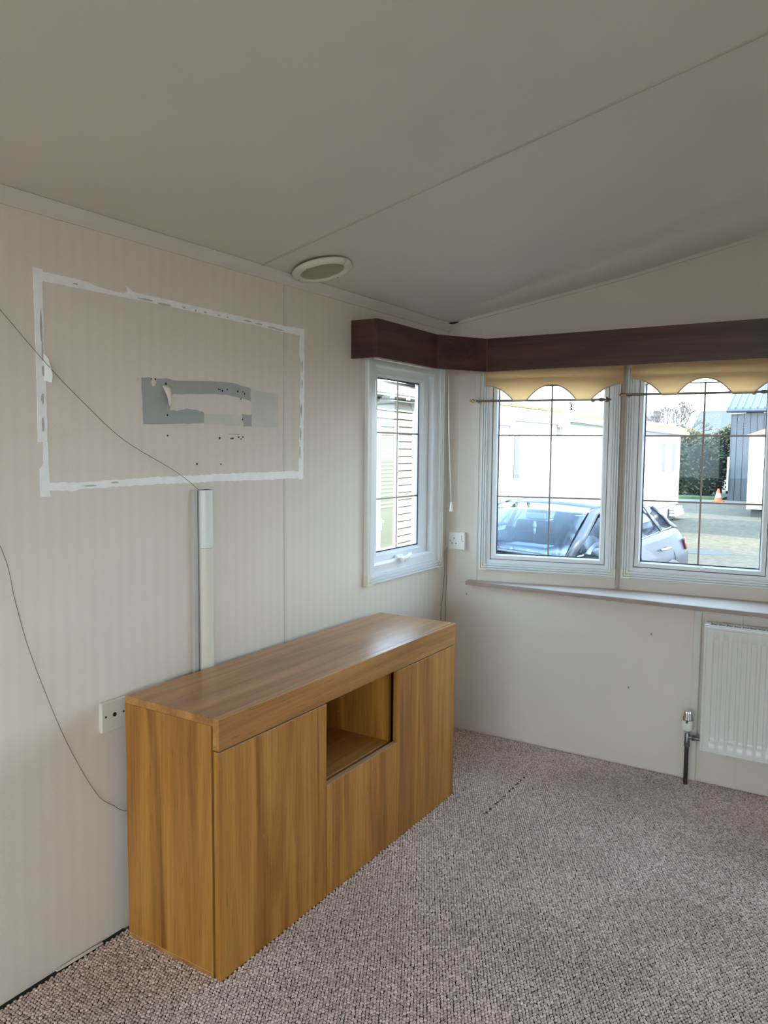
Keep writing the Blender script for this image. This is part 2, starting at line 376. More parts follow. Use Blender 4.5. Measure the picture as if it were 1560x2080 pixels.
# small scuff marks on the lower end wall
for sx, sz_ in ((.93, .365), (1.02, .62), (.12, .70)):
    MB().box(sx-.004, sx+.003, -.0008, .0005, sz_-.006, sz_+.004).build('scuff_mark', mat('scuff', (.30, .26, .22, 1), .8, noise=.1), D.objects['wall_end_lower'])
# sill
sill = setting('window_sill', (XM, 0, .757))
Ls = .768
MB().prism([(.130, -.020, .757), (XR-.13, -.020, .757), (P4.x-.08, .0, .757), (J3.x, .185, .757), (J2.x, .2605, .757), (J1.x, .1853, .757), (.12, .013, .757)], (0, 0, Ls-.757+.002)).build('sill_board', SILLTOP, sill)
MB().box(.126, XR-.12, -.031, -.0185, .751, .7695).build('sill_edge', SILLEDGE, sill, bevel=.001)
MB().box(.150, XR-.15, -.010, .001, .742, .752).build('sill_bead', TRIM, sill, bevel=.002)

# ------------------------------------------------------------------ windows
def reed(mb, x0, x1, z0, z1, wd, proj, n=3):
    """reeded casing frame: outer rectangle x0..x1,z0..z1, width wd, local Y negative = into the room"""
    prof = [(0, 0.0), (0, -proj*.75)]
    for k in range(n):
        a = wd*(k+.08)/n*.92; b = wd*(k+.72)/n*.92; c = wd*(k+.86)/n*.92; d_ = proj*(1-.12*k)
        prof += [(a, -d_*.86), (a+wd*.05, -d_), (b-wd*.02, -d_), (b, -d_*.90), (c, -d_*.55)]
    prof += [(wd, -proj*.55), (wd, 0.0)]
    loops = []
    for t, y in prof:
        loops.append([(x0+t, y, z0+t), (x1-t, y, z0+t), (x1-t, y, z1-t), (x0+t, y, z1-t)])
    vs = [p for lp in loops for p in lp]; fs = []
    for i in range(len(loops)-1):
        for k in range(4): fs.append((i*4+k, i*4+(k+1) % 4, (i+1)*4+(k+1) % 4, (i+1)*4+k))
    mb.add(vs, fs)
def ring(mb, x0, x1, z0, z1, wd, y0, y1):
    mb.box(x0, x1, y0, y1, z0, z0+wd).box(x0, x1, y0, y1, z1-wd, z1).box(x0, x0+wd, y0, y1, z0+wd, z1-wd).box(x1-wd, x1, y0, y1, z0+wd, z1-wd)
def bev_ring(mb, x0, x1, z0, z1, prof):
    """mitred ring with profile (inset, y)"""
    n = len(prof); vs = []; fs = []
    for t, y in prof: vs += [(x0+t, y, z0+t), (x1-t, y, z0+t), (x1-t, y, z1-t), (x0+t, y, z1-t)]
    for i in range(n-1):
        for k in range(4): fs.append((i*4+k, i*4+(k+1) % 4, (i+1)*4+(k+1) % 4, (i+1)*4+k))
    mb.add(vs, fs)
def window(name, M, x0, x1, z0, z1, cw, gm, gz0, gz1, bars_z, xbar, ydeep=-.0, handle=False):
    """x0..z1 casing outer; gm = (left,right) glass edges; bars"""
    wdw = setting(name, M @ Vector(((x0+x1)/2, 0, z0)))
    mb = MB(M); reed(mb, x0, x1, z0, z1, cw, .020); mb.build('casing', UPVC, wdw)
    for cx, dx in ((x0, 1), (x1, -1)):
        for c_z, dz in ((z0, 1), (z1, -1)):
            mb = MB(M)
            for k in range(3):
                t = cw*(k*.92/3); u = cw*((k+.74)*.92/3); pr = .0215*(1-.10*k); e = cw*1.12
                xa, xb = sorted((cx+dx*t-dx*(.0012 if k == 0 else 0), cx+dx*u)); za, zb = sorted((c_z+dz*t-dz*(.0012 if k == 0 else 0), c_z+dz*e))
                mb.box(xa, xb, -pr, 0, za, zb)
                xa, xb = sorted((cx+dx*t, cx+dx*e)); za, zb = sorted((c_z+dz*t-dz*(.0012 if k == 0 else 0), c_z+dz*u))
                mb.box(xa, xb, -pr-.0003, 0, za, zb)
            mb.build('corner_block', UPVC_OLD, wdw, label='yellowed corner block' if dz > 0 else None)
    i0, i1, j0, j1 = x0+cw*.9, x1-cw*.9, z0+cw*.9, z1-cw*.9
    g0, g1 = gm
    fw = (g0-i0)*.42
    mb = MB(M); bev_ring(mb, i0, i1, j0, j1, [(0, -.003), (fw*.8, -.003), (fw, .001), (fw, .07), (-.004, .07), (-.004, -.003)]); mb.build('frame', UPVC, wdw)
    mb = MB(M); q0, q1, r0, r1 = i0+fw, i1-fw, j0+(gz0-j0)*.42, j1-(j1-gz1)*.42
    sw = g0-q0; sh = gz0-r0
    vs = []
    prof = [(0.0, .06), (0.002, .012+ydeep), (.10, .006+ydeep), (.72, .006+ydeep), (.97, .020+ydeep), (1.0, .045+ydeep)]
    fs = []
    for t, y in prof:
        tx = sw*t if t != .002 else .002; tz = sh*t if t != .002 else .002
        vs += [(q0+tx, y, r0+tz), (q1-tx, y, r0+tz), (q1-tx, y, r1-tz), (q0+tx, y, r1-tz)]
    for i in range(len(prof)-1):
        for k in range(4): fs.append((i*4+k, i*4+(k+1) % 4, (i+1)*4+(k+1) % 4, (i+1)*4+k))
    mb.add(vs, fs); mb.build('sash', UPVC, wdw)
    mb = MB(M); ring(mb, g0-.001, g1+.001, gz0-.001, gz1+.001, .005, .022+ydeep, .026+ydeep); mb.build('gasket', GASKET, wdw)
    yg = .032+ydeep
    MB(M).box(g0-.006, g1+.006, yg, yg+.003, gz0-.006, gz1+.006).build('pane', GLASS, wdw)
    for zb in bars_z: MB(M).box(g0, g1, yg-.004, yg-.001, zb-.0038, zb+.0038).build('glazing_bar', GOLD, wdw)
    zs = [gz0]+list(bars_z)+[gz1]
    for a, b in zip(zs[:-1], zs[1:]): MB(M).box(xbar-.0038, xbar+.0038, yg-.0045, yg-.0012, a+.002, b-.002).build('glazing_bar', GOLD, wdw)
    return wdw
GB = (1.1897, 1.4894)
window('window_2', M1, .118, .766, .828, 1.836, .034, (.1968, .702), .906, 1.727, GB, .4492)
window('window_3', M2, .016, .672, .828, 1.836, .034, (.0937, .5964), .906, 1.727, GB, .344)
M3 = facM(J2, -A2); M4 = facM(J3, -A1)
window('window_4', M3, L2-.672, L2-.016, .828, 1.836, .034, (L2-.5964, L2-.0937), .906, 1.727, GB, L2-.344)
window('window_5', M4, L1-.766, L1-.118, .828, 1.836, .034, (L1-.702, L1-.1968), .906, 1.727, GB, L1-.4492)
ML = Matrix.Translation((0, 0, 0)) @ Matrix.Rotation(R(90), 4, 'Z')   # local X -> +y, local Y -> -x (outward)
W1 = window('window_1', ML, -.751, -.070, .838, 1.85, .040, (-.598, -.222), .961, 1.727, (1.196, 1.490), -.41, ydeep=.018)
# white casement handle on window 1
hx = -.44; hb = MB(ML)
hb.box(hx-.022, hx+.022, .004, .024, .918, .936); hb.build('handle_base', PLASTIC, W1, bevel=.002)
hb = MB(ML); hb.tube([(hx-.018, .006, .925), (hx-.012, -.022, .928)], .007, 8); hb.tube([(hx-.034, -.024, .921), (hx+.010, -.030, .929), (hx+.040, -.026, .938)], [.0085, .010, .0085], 8)
hb.box(hx-.006, hx+.001, -.030, -.018, .902, .922); hb.box(hx+.016, hx+.023, -.030, -.018, .906, .926)
autosmooth(hb.build('handle', PLASTIC, W1, label='white casement catch'))
# rear glazed doors, added to let more light in
rd = setting('added_rear_doors', ((RD[0]+RD[1])/2, YB, 0))
MR = Matrix.Translation((0, YB, 0)) @ Matrix.Rotation(R(180), 4, 'Z')
for a, b in ((-RD[1], -(RD[0]+RD[1])/2), (-(RD[0]+RD[1])/2, -RD[0])):
    mb = MB(MR); ring(mb, a, b, RD[2], RD[3], .07, .01, .06); mb.build('door_frame', UPVC, rd)
    MB(MR).box(a+.07, b-.07, .03, .034, RD[2]+.07, RD[3]-.07).build('pane', GLASS, rd)

MW6 = Matrix.Translation((XR, YB, 0)) @ Matrix.Rotation(R(90), 4, 'Z') @ Matrix.Scale(-1, 4, (0, 1, 0))
w6 = setting('added_side_window', (XR, YB+1.5, .70))  # unseen side window, added to bring more light into the room
for a, b in ((.30, 1.6), (1.6, 2.90)):
    mb = MB(MW6); ring(mb, a, b, 1.00, 1.86, .05, .01, .06); mb.build('frame', UPVC, w6)
    MB(MW6).box(a+.05, b-.05, .03, .034, 1.05, 1.81).build('pane', GLASS, w6)
# sky portals in the openings
ctr = lambda M, x, z: M @ Vector((x, .075, z))
for M, x, sx in ((M1, .45, .52), (M2, .345, .52), (M3, L2-.345, .52), (M4, L1-.45, .52), (ML, -.41, .40)):
    nrm = M.to_3x3() @ Vector((0, -1, 0)); portal('sky_portal', ctr(M, x, 1.316), nrm, sx, .83)

# ------------------------------------------------------------------ pelmet
PT, PB, PD, TK = 1.931, 1.780, .1259, .016
pelmet = thing('pelmet', (0.2, -.1, PB), 'long dark mahogany pelmet box running round the corner above the windows', 'pelmet')
def board(a, b, m, nm='front_board'):
    a = Vector((a[0], a[1], PB)); b = Vector((b[0], b[1], PB)); d = (b-a).normalized(); n_ = Vector((-d.y, d.x, 0))*TK
    MB().prism([a, b, b+n_, a+n_], (0, 0, PT-PB)).build(nm, m, pelmet, bevel=.0008)
board((0.001, -.8545), (PD-TK, -.8545), MAHOGX, 'end_board')
board((PD, -.8545+.0), (PD, -.3554), MAHOG)
board((PD, -.3554), (.2635, -.1259), MAHOG)
board((.2635, -.1259), (2*XM-.2635, -.1259), MAHOGX)
board((2*XM-.2635, -.1259), (XR-PD, -.3554), MAHOG)
board((XR-PD, -.3554), (XR-PD, -.85), MAHOG)
MB().box(PD-.030, PD-.017, -.83, -.36, PB-.004, PB+.03).build('lining_strip', CREAM_PL, pelmet, label='pale lining strip under the pelmet edge')

# ------------------------------------------------------------------ blinds and rods
def blind(M, xl, xr, flats, label, zt=1.86, zedge=1.722, zdip=1.650, zar=1.722, off=.045):
    t = thing('scalloped_blind', M @ Vector(((xl+xr)/2, -off, zdip)), label, 'blind', None)
    pts = []
    (a0, a1), (b0, b1) = flats
    def arc(p, q, zp, zq, half):
        out = []
        n_ = 16
        for i in range(1, n_+1):
            u = i/n_
            if half == 'down': z = zp+(zq-zp)*u**2.15
            else: z = zq+(zp-zq)*(1-u)**2.15
            out.append((p+(q-p)*u, z))
        return out
    pts.append((xl, zedge))
    pts += arc(xl, a0, zedge, zdip, 'down'); pts.append((a1, zdip))
    mid = (a1+b0)/2
    pts += arc(a1, mid, zdip, zar, 'up'); pts += arc(mid, b0, zar, zdip, 'down'); pts.append((b1, zdip))
    pts += arc(b1, xr, zdip, zedge, 'up')
    rows = []
    for k in range(5):
        u = k/4; rows.append([(x, -off+.002*math.sin(x*21), z+(zt-z)*u) for x, z in pts])
    MB(M).grid(rows).build('valance', BLIND, t, solid=.0012)
    hem = [(x, -off-.0008+.002*math.sin(x*21), z+.003) for x, z in pts]
    MB(M).tube(hem, .0028, 6).build('hem', mat('blind_hem', (.50, .46, .40, 1), .7, noise=.05), t)
    mb = MB(M); mb.tube([(xl-.004, -off+.012, 1.835), (xr+.004, -off+.012, 1.835)], .017, 14); autosmooth(mb.build('roller', CREAM_PL, t))
    MB(M).box(xl-.012, xl-.002, -off-.012, -.0, 1.81, 1.86).build('bracket', UPVC, t); MB(M).box(xr+.002, xr+.012, -off-.012, -.0, 1.81, 1.86).build('bracket', UPVC, t)
    return t
def rod(M, xl, xr, z, label, off=.030):
    t = thing('curtain_rod', M @ Vector(((xl+xr)/2, -off, z)), label, 'curtain rod')
    mb = MB(M); mb.tube([(xl+.02, -off, z), (xr-.03, -off, z)], .0054, 10); autosmooth(mb.build('rod', ANTIQUE, t))
    mb = MB(M); mb.lathe([(0, .001), (.003, .0048), (.007, .0052), (.010, .0030), (.012, .0085), (.017, .0095), (.021, .0075), (.023, .004), (.026, .006), (.032, .0058), (.034, .0042)], (xl-.008, -off, z), (1, 0, 0), 14)
    autosmooth(mb.build('finial', BRASS, t, label='brass knob finial'))
    mb = MB(M); mb.lathe([(0, .0042), (.004, .0075), (.010, .0085), (.018, .0085), (.024, .0060), (.030, .0045), (.033, .0125), (.037, .0125), (.046, .0075), (.054, .0035), (.058, .0008)], (xr-.045, -off, z), (1, 0, 0), 14)
    autosmooth(mb.build('finial', ANTIQUE, t, label='dark spear finial'))
    for bx in (xl+.035, xr-.07):
        mb = MB(M); mb.tube([(bx, -.018, z-.003), (bx, -off, z-.003)], .004, 8); mb.lathe([(0, .009), (.004, .009)], (bx, -.0185, z-.003), (0, -1, 0), 12); autosmooth(mb.build('bracket', ANTIQUE, t))
    return t
blind(M1, .139, .775, ((.275, .337), (.568, .632)), 'cream scalloped roller blind over the left end window beside the corner')
blind(M2, .036, .700, ((.170, .232), (.458, .540)), 'cream scalloped roller blind over the right end window', zt=1.86, zedge=1.742, zdip=1.667, zar=1.737)
rod(M1, .070, .712, 1.654, 'thin brass curtain rod across the left end window under its blind', .034)
rod(M2, -.012, .612, 1.675, 'thin brass curtain rod across the right end window under its blind', .034)

# pull cord with acorn
t = thing('pull_cord', (.055, -.09, 1.12), 'white pull cord with a tapered acorn hanging in the corner beside the left wall window', 'cord')
MB().tube([(.045, -.09, PB+.04), (.054, -.092, 1.5), (.071, -.09, 1.16)], .0028, 8).build('cord', PLASTIC, t, smooth=True)
mb = MB(); mb.lathe([(0, .0095), (.004, .010), (.030, .0062), (.046, .004)], (.072, -.09, 1.117), (0, 0, 1), 14); autosmooth(mb.build('acorn', PLASTIC, t))
# wires dropping in the corner behind the sideboard
mb = MB(); mb.tube([(.012, -.012, .93), (.012, -.012, .80), (.018, -.03, .55), (.02, -.05, .04)], .0016, 6)
tag(mb.build('corner_wire', WIRE), 'thin dark wire running down the room corner, nearer the end wall', 'wire')
mb = MB(); mb.tube([(.006, -.020, .92), (.006, -.022, .80), (.006, -.055, .60), (.006, -.075, .04)], .0016, 6)
tag(mb.build('corner_wire', WIRE), 'thin dark wire running down the room corner, on the side wall side', 'wire')

# ------------------------------------------------------------------ sockets
def holes(mb, pts, r, y0, y1, M):
    for x, z in pts: mb.tube([(x, y0, z), (x, y1, z)], r, 12)
t = thing('wall_socket', (.066, -.012, .918), 'white single switched socket on the end wall beside the corner', 'socket')
MB().box(.022, .110, -.013, .010, .9195, 1.0075).build('face_plate', PLASTIC, t, bevel=.003)
MB().box(.084, .096, -.0185, -.012, .968, .993).build('rocker_switch', PLASTIC, t, bevel=.0015)
mb = MB(); mb.box(.049, .053, -.0136, -.012, .972, .981).box(.038, .045, -.0136, -.012, .949, .953).box(.059, .066, -.0136, -.012, .949, .953)
mb.build('pin_slot', mat('slot_dark', (.05, .045, .04, 1), .8, noise=.1), t)
for x in (.031, .099):
    mb = MB(); mb.lathe([(0, .0034), (.0012, .003)], (x, -.0128, .9635), (0, -1, 0), 10); mb.build('screw', mat('screw_brassy', (.35, .28, .20, 1), .4, .6, noise=.1), t)
def wplate(y0, y1, label, cat='socket', hs=()):
    t = thing('aerial_plate', (.006, (y0+y1)/2, .614), label, cat)
    MB().box(.0, .014, y0, y1, .616, .702).build('face_plate', CREAM_PL, t, bevel=.0025)
    for y, r, nm in hs:
        mb = MB(); mb.lathe([(0, r), (.0012, r)], (.0135, y, .6605), (1, 0, 0), 14); mb.build(nm, DARK, t)
    return t
wplate(-2.088, -2.002, 'cream square aerial plate with dark holes, left of the sideboard', hs=((-2.075, .003, 'screw'), (-2.045, .0062, 'aerial_hole'), (-2.014, .003, 'screw')))
wplate(-1.988, -1.840, 'cream wide socket plate mostly hidden behind the sideboard top')

# ------------------------------------------------------------------ cable trunking and loose cable
t = thing('cable_trunking', (.01, -1.69, .70), 'white vertical cable trunking rising from behind the sideboard', 'trunking')
MB().box(.0, .012, -1.733, -1.706, .69, 1.284).build('base_channel', mat('grey_channel', (.50, .48, .45, 1), .4, noise=.03), t, bevel=.0008)
MB().box(.012, .0135, -1.715, -1.713, .69, 1.284).build('channel_groove', mat('groove_shade', (.20, .185, .17, 1), .7, noise=.05), t)
prof = [(.0, -1.707), (.014, -1.707), (.024, -1.703), (.031, -1.696), (.035, -1.686), (.034, -1.675), (.029, -1.665), (.019, -1.659), (.0, -1.657)]
mb = MB(); n_ = 1
mb.prism([(x, y, 1.10) for x, y in prof], (0, 0, .184)); autosmooth(mb.build('cover', mat('white_cover', (.74, .75, .73, 1), .28, noise=.02), t, label='whiter upper cover'), 30)
mb = MB(); mb.prism([(x*.985, y, .69) for x, y in prof], (0, 0, .409)); autosmooth(mb.build('cover', mat('yellowed_cover', (.72, .68, .57, 1), .28, noise=.03), t, label='yellowed lower cover'), 30)
MB().box(.004, .022, -1.700, -1.664, 1.2835, 1.2852).build('open_end', DARK, t)
pts = [(.010, -1.704, 1.27), (.010, -1.708, 1.285), (.008, -1.80, 1.345), (.007, -1.987, 1.436), (.008, -2.12, 1.535), (.010, -2.228, 1.626), (.012, -2.343, 1.736),
       (.02, -2.47, 1.85), (.03, -2.60, 1.86), (.035, -2.66, 1.72), (.03, -2.58, 1.55), (.02, -2.47, 1.38), (.010, -2.362, 1.16), (.006, -2.33, 1.03), (.006, -2.292, .886), (.006, -2.213, .668), (.006, -2.15, .53), (.006, -2.095, .434), (.006, -2.05, .392), (.008, -2.016, .364), (.012, -1.95, .34), (.012, -1.88, .33)]
def spline(P, k=6):
    P = [Vector(p) for p in P]; out = []
    for i in range(len(P)-1):
        a, b, c_, d = P[max(i-1, 0)], P[i], P[i+1], P[min(i+2, len(P)-1)]
        for q_ in range(k):
            t_ = q_/k; out.append(.5*((2*b)+(c_-a)*t_+(2*a-5*b+4*c_-d)*t_*t_+(3*b-a-3*c_+d)*t_**3))
    return out+[P[-1]]
o = MB().tube(spline(pts), .0009, 6).build('loose_cable', WIRE, smooth=True)
tag(o, 'thin brown cable looping over the left wall from the trunking down behind the sideboard', 'cable')

# ------------------------------------------------------------------ tape remains and marks on the left wall
tp = thing('adhesive_tape_frame', (.001, -1.7, 1.29), 'rectangle of torn white adhesive tape strips left on the wall above the sideboard', 'tape')
def rag(poly_u, poly_l, nm, jit=.0012, th=.0016):
    def dens(pl):
        out = []
        for (a, b) in zip(pl[:-1], pl[1:]):
            L = math.hypot(b[0]-a[0], b[1]-a[1]); n_ = max(1, int(L/.012))
            out += [(a[0]+(b[0]-a[0])*i/n_, a[1]+(b[1]-a[1])*i/n_) for i in range(n_)]
        return out+[pl[-1]]
    U, L = dens(poly_u), dens(poly_l)
    # resample to same count
    n_ = max(len(U), len(L))
    def rs(P):
        return [P[min(len(P)-1, int(round(i*(len(P)-1)/(n_-1))))] for i in range(n_)]
    U, L = rs(U), rs(L)
    j = lambda: random.uniform(-jit, jit)
    U = [(a+j(), b+j()) for a, b in U]; L = [(a+j(), b+j()) for a, b in L]
    vs = []; fs = []
    for (a, b) in zip(U, L): vs += [(0, a[0], a[1]), (0, b[0], b[1]), (th, a[0], a[1]), (th+random.uniform(0, .001), b[0], b[1])]
    for i in range(n_-1):
        k = i*4
        fs += [(k+2, k+3, k+7, k+6), (k, k+4, k+5, k+1), (k, k+2, k+6, k+4), (k+1, k+5, k+7, k+3)]
    fs += [(0, 1, 3, 2), ((n_-1)*4, (n_-1)*4+2, (n_-1)*4+3, (n_-1)*4+1)]
    return MB().add(vs, fs).build(nm, TAPE, tp)
rag([(-2.229, 1.858), (-2.094, 1.857), (-2.064, 1.849), (-1.975, 1.846), (-1.968, 1.852), (-1.942, 1.856), (-1.794, 1.855), (-1.648, 1.853), (-1.454, 1.852), (-1.273, 1.853), (-1.159, 1.856)],
    [(-2.232, 1.834), (-2.094, 1.835), (-1.971, 1.836), (-1.795, 1.837), (-1.648, 1.835), (-1.454, 1.834), (-1.273, 1.830), (-1.159, 1.831)], 'tape_strip', .0007)
rag([(-2.253, 1.863), (-2.252, 1.753), (-2.251, 1.546), (-2.252, 1.428), (-2.238, 1.430), (-2.238, 1.372), (-2.249, 1.360), (-2.250, 1.289)],
    [(-2.228, 1.863), (-2.229, 1.757), (-2.228, 1.653), (-2.226, 1.548), (-2.226, 1.442), (-2.224, 1.362), (-2.222, 1.289)], 'tape_strip', .0007)
rag([(-2.227, 1.324), (-2.14, 1.322), (-2.026, 1.325), (-1.915, 1.329), (-1.787, 1.330), (-1.56, 1.333), (-1.349, 1.334), (-1.17, 1.334)],
    [(-2.227, 1.303), (-2.172, 1.300), (-2.074, 1.305), (-1.916, 1.308), (-1.787, 1.308), (-1.56, 1.308), (-1.349, 1.307), (-1.17, 1.308)], 'tape_strip', .0018)
rag([(-1.184, 1.838), (-1.186, 1.76), (-1.178, 1.74), (-1.180, 1.66), (-1.186, 1.613), (-1.180, 1.56), (-1.190, 1.46), (-1.194, 1.303)],
    [(-1.159, 1.854), (-1.159, 1.691), (-1.160, 1.614), (-1.164, 1.46), (-1.166, 1.303)], 'tape_strip', .0014)
def chip(y, z, w_, h, m=TORN, x=.0030, par=tp, nm='torn_patch'):
    n_ = 9; poly = []
    for k in range(n_):
        a = 2*math.pi*k/n_; r = random.uniform(.7, 1.15); poly.append((0.0, y+math.cos(a)*w_*r/2, z+math.sin(a)*h*r/2))
    MB().prism(poly, (x, 0, 0)).build(nm, m, par)
for y, z, w_, h in ((-2.132, 1.844, .018, .005), (-1.90, 1.842, .060, .005), (-1.83, 1.839, .055, .006), (-1.753, 1.842, .014, .006), (-1.704, 1.840, .007, .008), (-1.662, 1.841, .014, .006), (-1.604, 1.841, .010, .006), (-1.564, 1.840, .010, .006),
                    (-1.47, 1.842, .05, .005), (-1.41, 1.840, .04, .005), (-1.34, 1.837, .06, .005), (-1.30, 1.835, .06, .005), (-2.236, 1.72, .008, .09), (-2.234, 1.66, .006, .05), (-2.232, 1.61, .010, .04),
                    (-2.237, 1.540, .008, .030), (-2.238, 1.472, .007, .036), (-2.02, 1.318, .03, .006), (-2.10, 1.312, .05, .004), (-1.174, 1.72, .007, .05), (-1.174, 1.655, .006, .03), (-1.178, 1.56, .006, .05), (-1.182, 1.47, .007, .05), (-1.186, 1.40, .006, .05)):
    chip(y, z, w_, h)
# curled flap on the top strip and flap on the left strip
MB().grid([[(.002, -1.965, 1.836), (.004, -1.965, 1.846), (.010, -1.972, 1.858), (.016, -1.985, 1.868)], [(.002, -1.935, 1.838), (.003, -1.937, 1.847), (.006, -1.945, 1.853), (.009, -1.952, 1.856)]]).build('peeling_flap', TAPE, tp, solid=.0008)
MB().grid([[(.002, -2.232, 1.655), (.009, -2.222, 1.64), (.013, -2.214, 1.60)], [(.002, -2.232, 1.585), (.006, -2.226, 1.583), (.012, -2.216, 1.580)]]).build('peeling_flap', TAPE, tp, solid=.0008)
# paint smears
def smear(pts, m, nm, x=.0006):
    P = []
    for (a, b) in zip(pts, pts[1:]+pts[:1]):
        for i in range(4):
            P.append((0.0, a[0]+(b[0]-a[0])*i/4+random.uniform(-.0012, .0012), a[1]+(b[1]-a[1])*i/4+random.uniform(-.0012, .0012)))
    me = MB().prism(P, (x, 0, 0)); return me.build(nm, m, WL)
smear([(-1.919, 1.619), (-1.821, 1.623), (-1.795, 1.619), (-1.607, 1.631), (-1.528, 1.630), (-1.453, 1.620), (-1.452, 1.576), (-1.491, 1.583), (-1.528, 1.588), (-1.592, 1.59), (-1.664, 1.587), (-1.795, 1.578), (-1.812, 1.577), (-1.813, 1.53), (-1.783, 1.529), (-1.741, 1.537), (-1.698, 1.534), (-1.672, 1.529), (-1.672, 1.495), (-1.756, 1.490), (-1.914, 1.484)], GREYP, 'paint_smear', .0007)
smear([(-1.496, 1.53), (-1.448, 1.531), (-1.448, 1.491), (-1.488, 1.49)], GREYP, 'paint_smear', .0007)
smear([(-1.451, 1.615), (-1.31, 1.610), (-1.31, 1.492), (-1.447, 1.489)], PALEP, 'paint_smear', .0004)
smear([(-1.67, 1.525), (-1.496, 1.526), (-1.488, 1.492), (-1.671, 1.491)], PALEP, 'paint_smear', .0004)
for i, (y, z) in enumerate([(-1.599, 1.605), (-1.606, 1.606), (-1.588, 1.602), (-1.566, 1.608), (-1.516, 1.605), (-1.492, 1.605), (-1.483, 1.599), (-1.5, 1.581), (-1.494, 1.513), (-1.822, 1.453), (-1.602, 1.449), (-1.549, 1.448), (-1.541, 1.449), (-1.513, 1.453), (-1.492, 1.454), (-1.501, 1.447), (-1.703, 1.366), (-1.597, 1.364), (-1.827, 1.607), (-1.822, 1.514), (-1.882, 1.616), (-1.867, 1.617), (-1.294, 1.838)]):
    r = random.choice((.0024, .003, .0036)); mb = MB(); mb.lathe([(0, r*1.1), (.0010, r)], (0, y, z), (1, 0, 0), 10); mb.build('screw_hole', DARK, WL)
chip(-1.874, 1.607, .020, .026, PAPER, .0018, WL, 'torn_paper_spot')
chip(-1.93, 1.612, .012, .012, PALEP, .0012, WL, 'torn_paper_spot')
MB().box(0, .0012, -1.56, -1.505, 1.462, 1.4635).build('scratch', mat('scuff', (.3, .26, .22, 1)), WL)
# hanging torn paper tongue
rows = []
for k in range(7):
    u = k/6; wd = .016*(1-u)**.8+.0015; zc = 1.601-u*.062; yc = -1.824+.006*u
    rows.append([(.0015+.009*math.sin(u*2.6), yc-wd, zc), (.0035+.015*math.sin(u*2.6), yc, zc+.001), (.0015+.006*math.sin(u*2.6), yc+wd, zc-.002*u)])
MB().grid(rows).build('torn_paper_tongue', PAPER, WL, smooth=True, solid=.0008)

# ------------------------------------------------------------------ round ceiling vent
vt = thing('ceiling_vent', (.118, -1.21, cz(.118)-.02), 'round cream vent with a mesh grille on the ceiling above the left wall', 'vent')
up = Vector((-SL, 0, 1)).normalized(); vx = Vector((1, 0, SL)).normalized()
MV = Matrix((vx, Vector((0, 1, 0)), up)).transposed().to_4x4(); MV.translation = Vector((.118, -1.21, cz(.118)))
MV = MV @ Matrix.Rotation(R(2.0), 4, 'X')
rows = []
rp2 = [(.106, -.004), (.107, -.010), (.104, -.017), (.096, -.021), (.087, -.021), (.080, -.017), (.077, -.010)]
for k in range(41):
    a = 2*math.pi*k/40; rows.append([(r*math.cos(a), r*math.sin(a), z) for r, z in rp2])
autosmooth(MB(MV).grid(rows).build('rim', CREAM_PL, vt, solid=.002), 60)
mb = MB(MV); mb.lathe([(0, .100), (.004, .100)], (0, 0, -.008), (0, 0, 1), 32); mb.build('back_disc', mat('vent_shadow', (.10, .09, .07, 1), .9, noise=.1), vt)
mb = MB(MV)
k = -.075
while k < .0751:
    h = math.sqrt(max(0, .0785**2-k*k))
    if h > .004:
        for dd, zz in ((0, -.0135), (1, -.0150)):
            P, Q = ((k, -h, zz), (k, h, zz)) if dd == 0 else ((-h, k, zz), (h, k, zz))
            mb.tube([P, Q], .0013, 4)
    k += .0082
mb.build('mesh_grille', mat('mesh_cream', (.52, .48, .36, 1), .5, noise=.05), vt)
for a in (R(90), R(-90), R(200)):
    mb = MB(MV); mb.lathe([(0, .0022), (.001, .002)], (.091*math.cos(a), .091*math.sin(a), -.0222), (0, 0, -1), 8); mb.build('screw', DARK, vt)

# ------------------------------------------------------------------ sideboard
X0, X1, Y0, Y1, H = .046, .4076, -2.0348, -.6887, .7189
sb = thing('sideboard', ((X0+X1)/2, (Y0+Y1)/2, 0), 'oak-effect sideboard with two doors and an open middle shelf against the left wall', 'sideboard')
FT = .018; DB = .012
def bx(nm, m, x0, x1, y0, y1, z0, z1, bv=.0008, lab=None):
    return MB().box(x0, x1, y0, y1, z0, z1).build(nm, m, sb, bevel=bv, label=lab)
bx('top_panel', OAK_H, X0, X1-.022, Y0, Y1, H-.022, H)
bx('fascia', OAK_H, X1-.022, X1, Y0, Y1, .634, H-.0003)
bx('side_panel', OAK_V, X0, X1-.0275, Y0, Y0+FT, .018, H-.0225)
bx('side_panel', OAK_V, X0, X1-.0275, Y1-FT, Y1, .018, H-.0225)
bx('base_panel', OAK_H, X0, X1-.0275, Y0, Y1, .002, .0178)
bx('back_panel', OAK_V, X0, X0+.004, Y0+FT, Y1-FT, .02, H-.022, 0)
YO0, YO1, ZO = -1.5645, -1.1370, .369
bx('divider', OAK_V, X0+.004, X1-.040, YO0-FT, YO0+.0, .02, H-.022)
bx('divider', OAK_V, X0+.004, X1-.040, YO1, YO1+FT, .02, H-.022)
bx('shelf', OAK_H, X0+.004, X1-.040, YO0, YO1, ZO-.022, ZO-.004)
bx('top_rail', OAK_H, X1-.045, X1-.024, Y0+FT, Y1-FT, .64, .69)
def door(y0, y1, z0, z1, nm='door'):
    d = bx(nm, OAK_V, X1-DB-.008, X1-.0005, y0, y1, z0, z1)
    # thin pale edge banding along the top
    MB().box(X1-DB-.008, X1-.0003, y0, y1, z1, z1+.0012).build('edge_band', OAK_EDGE, d)
    return d
door(Y0+.0, YO0-.0015, .004, .6285)
door(YO1+.0005, Y1, .004, .6285)
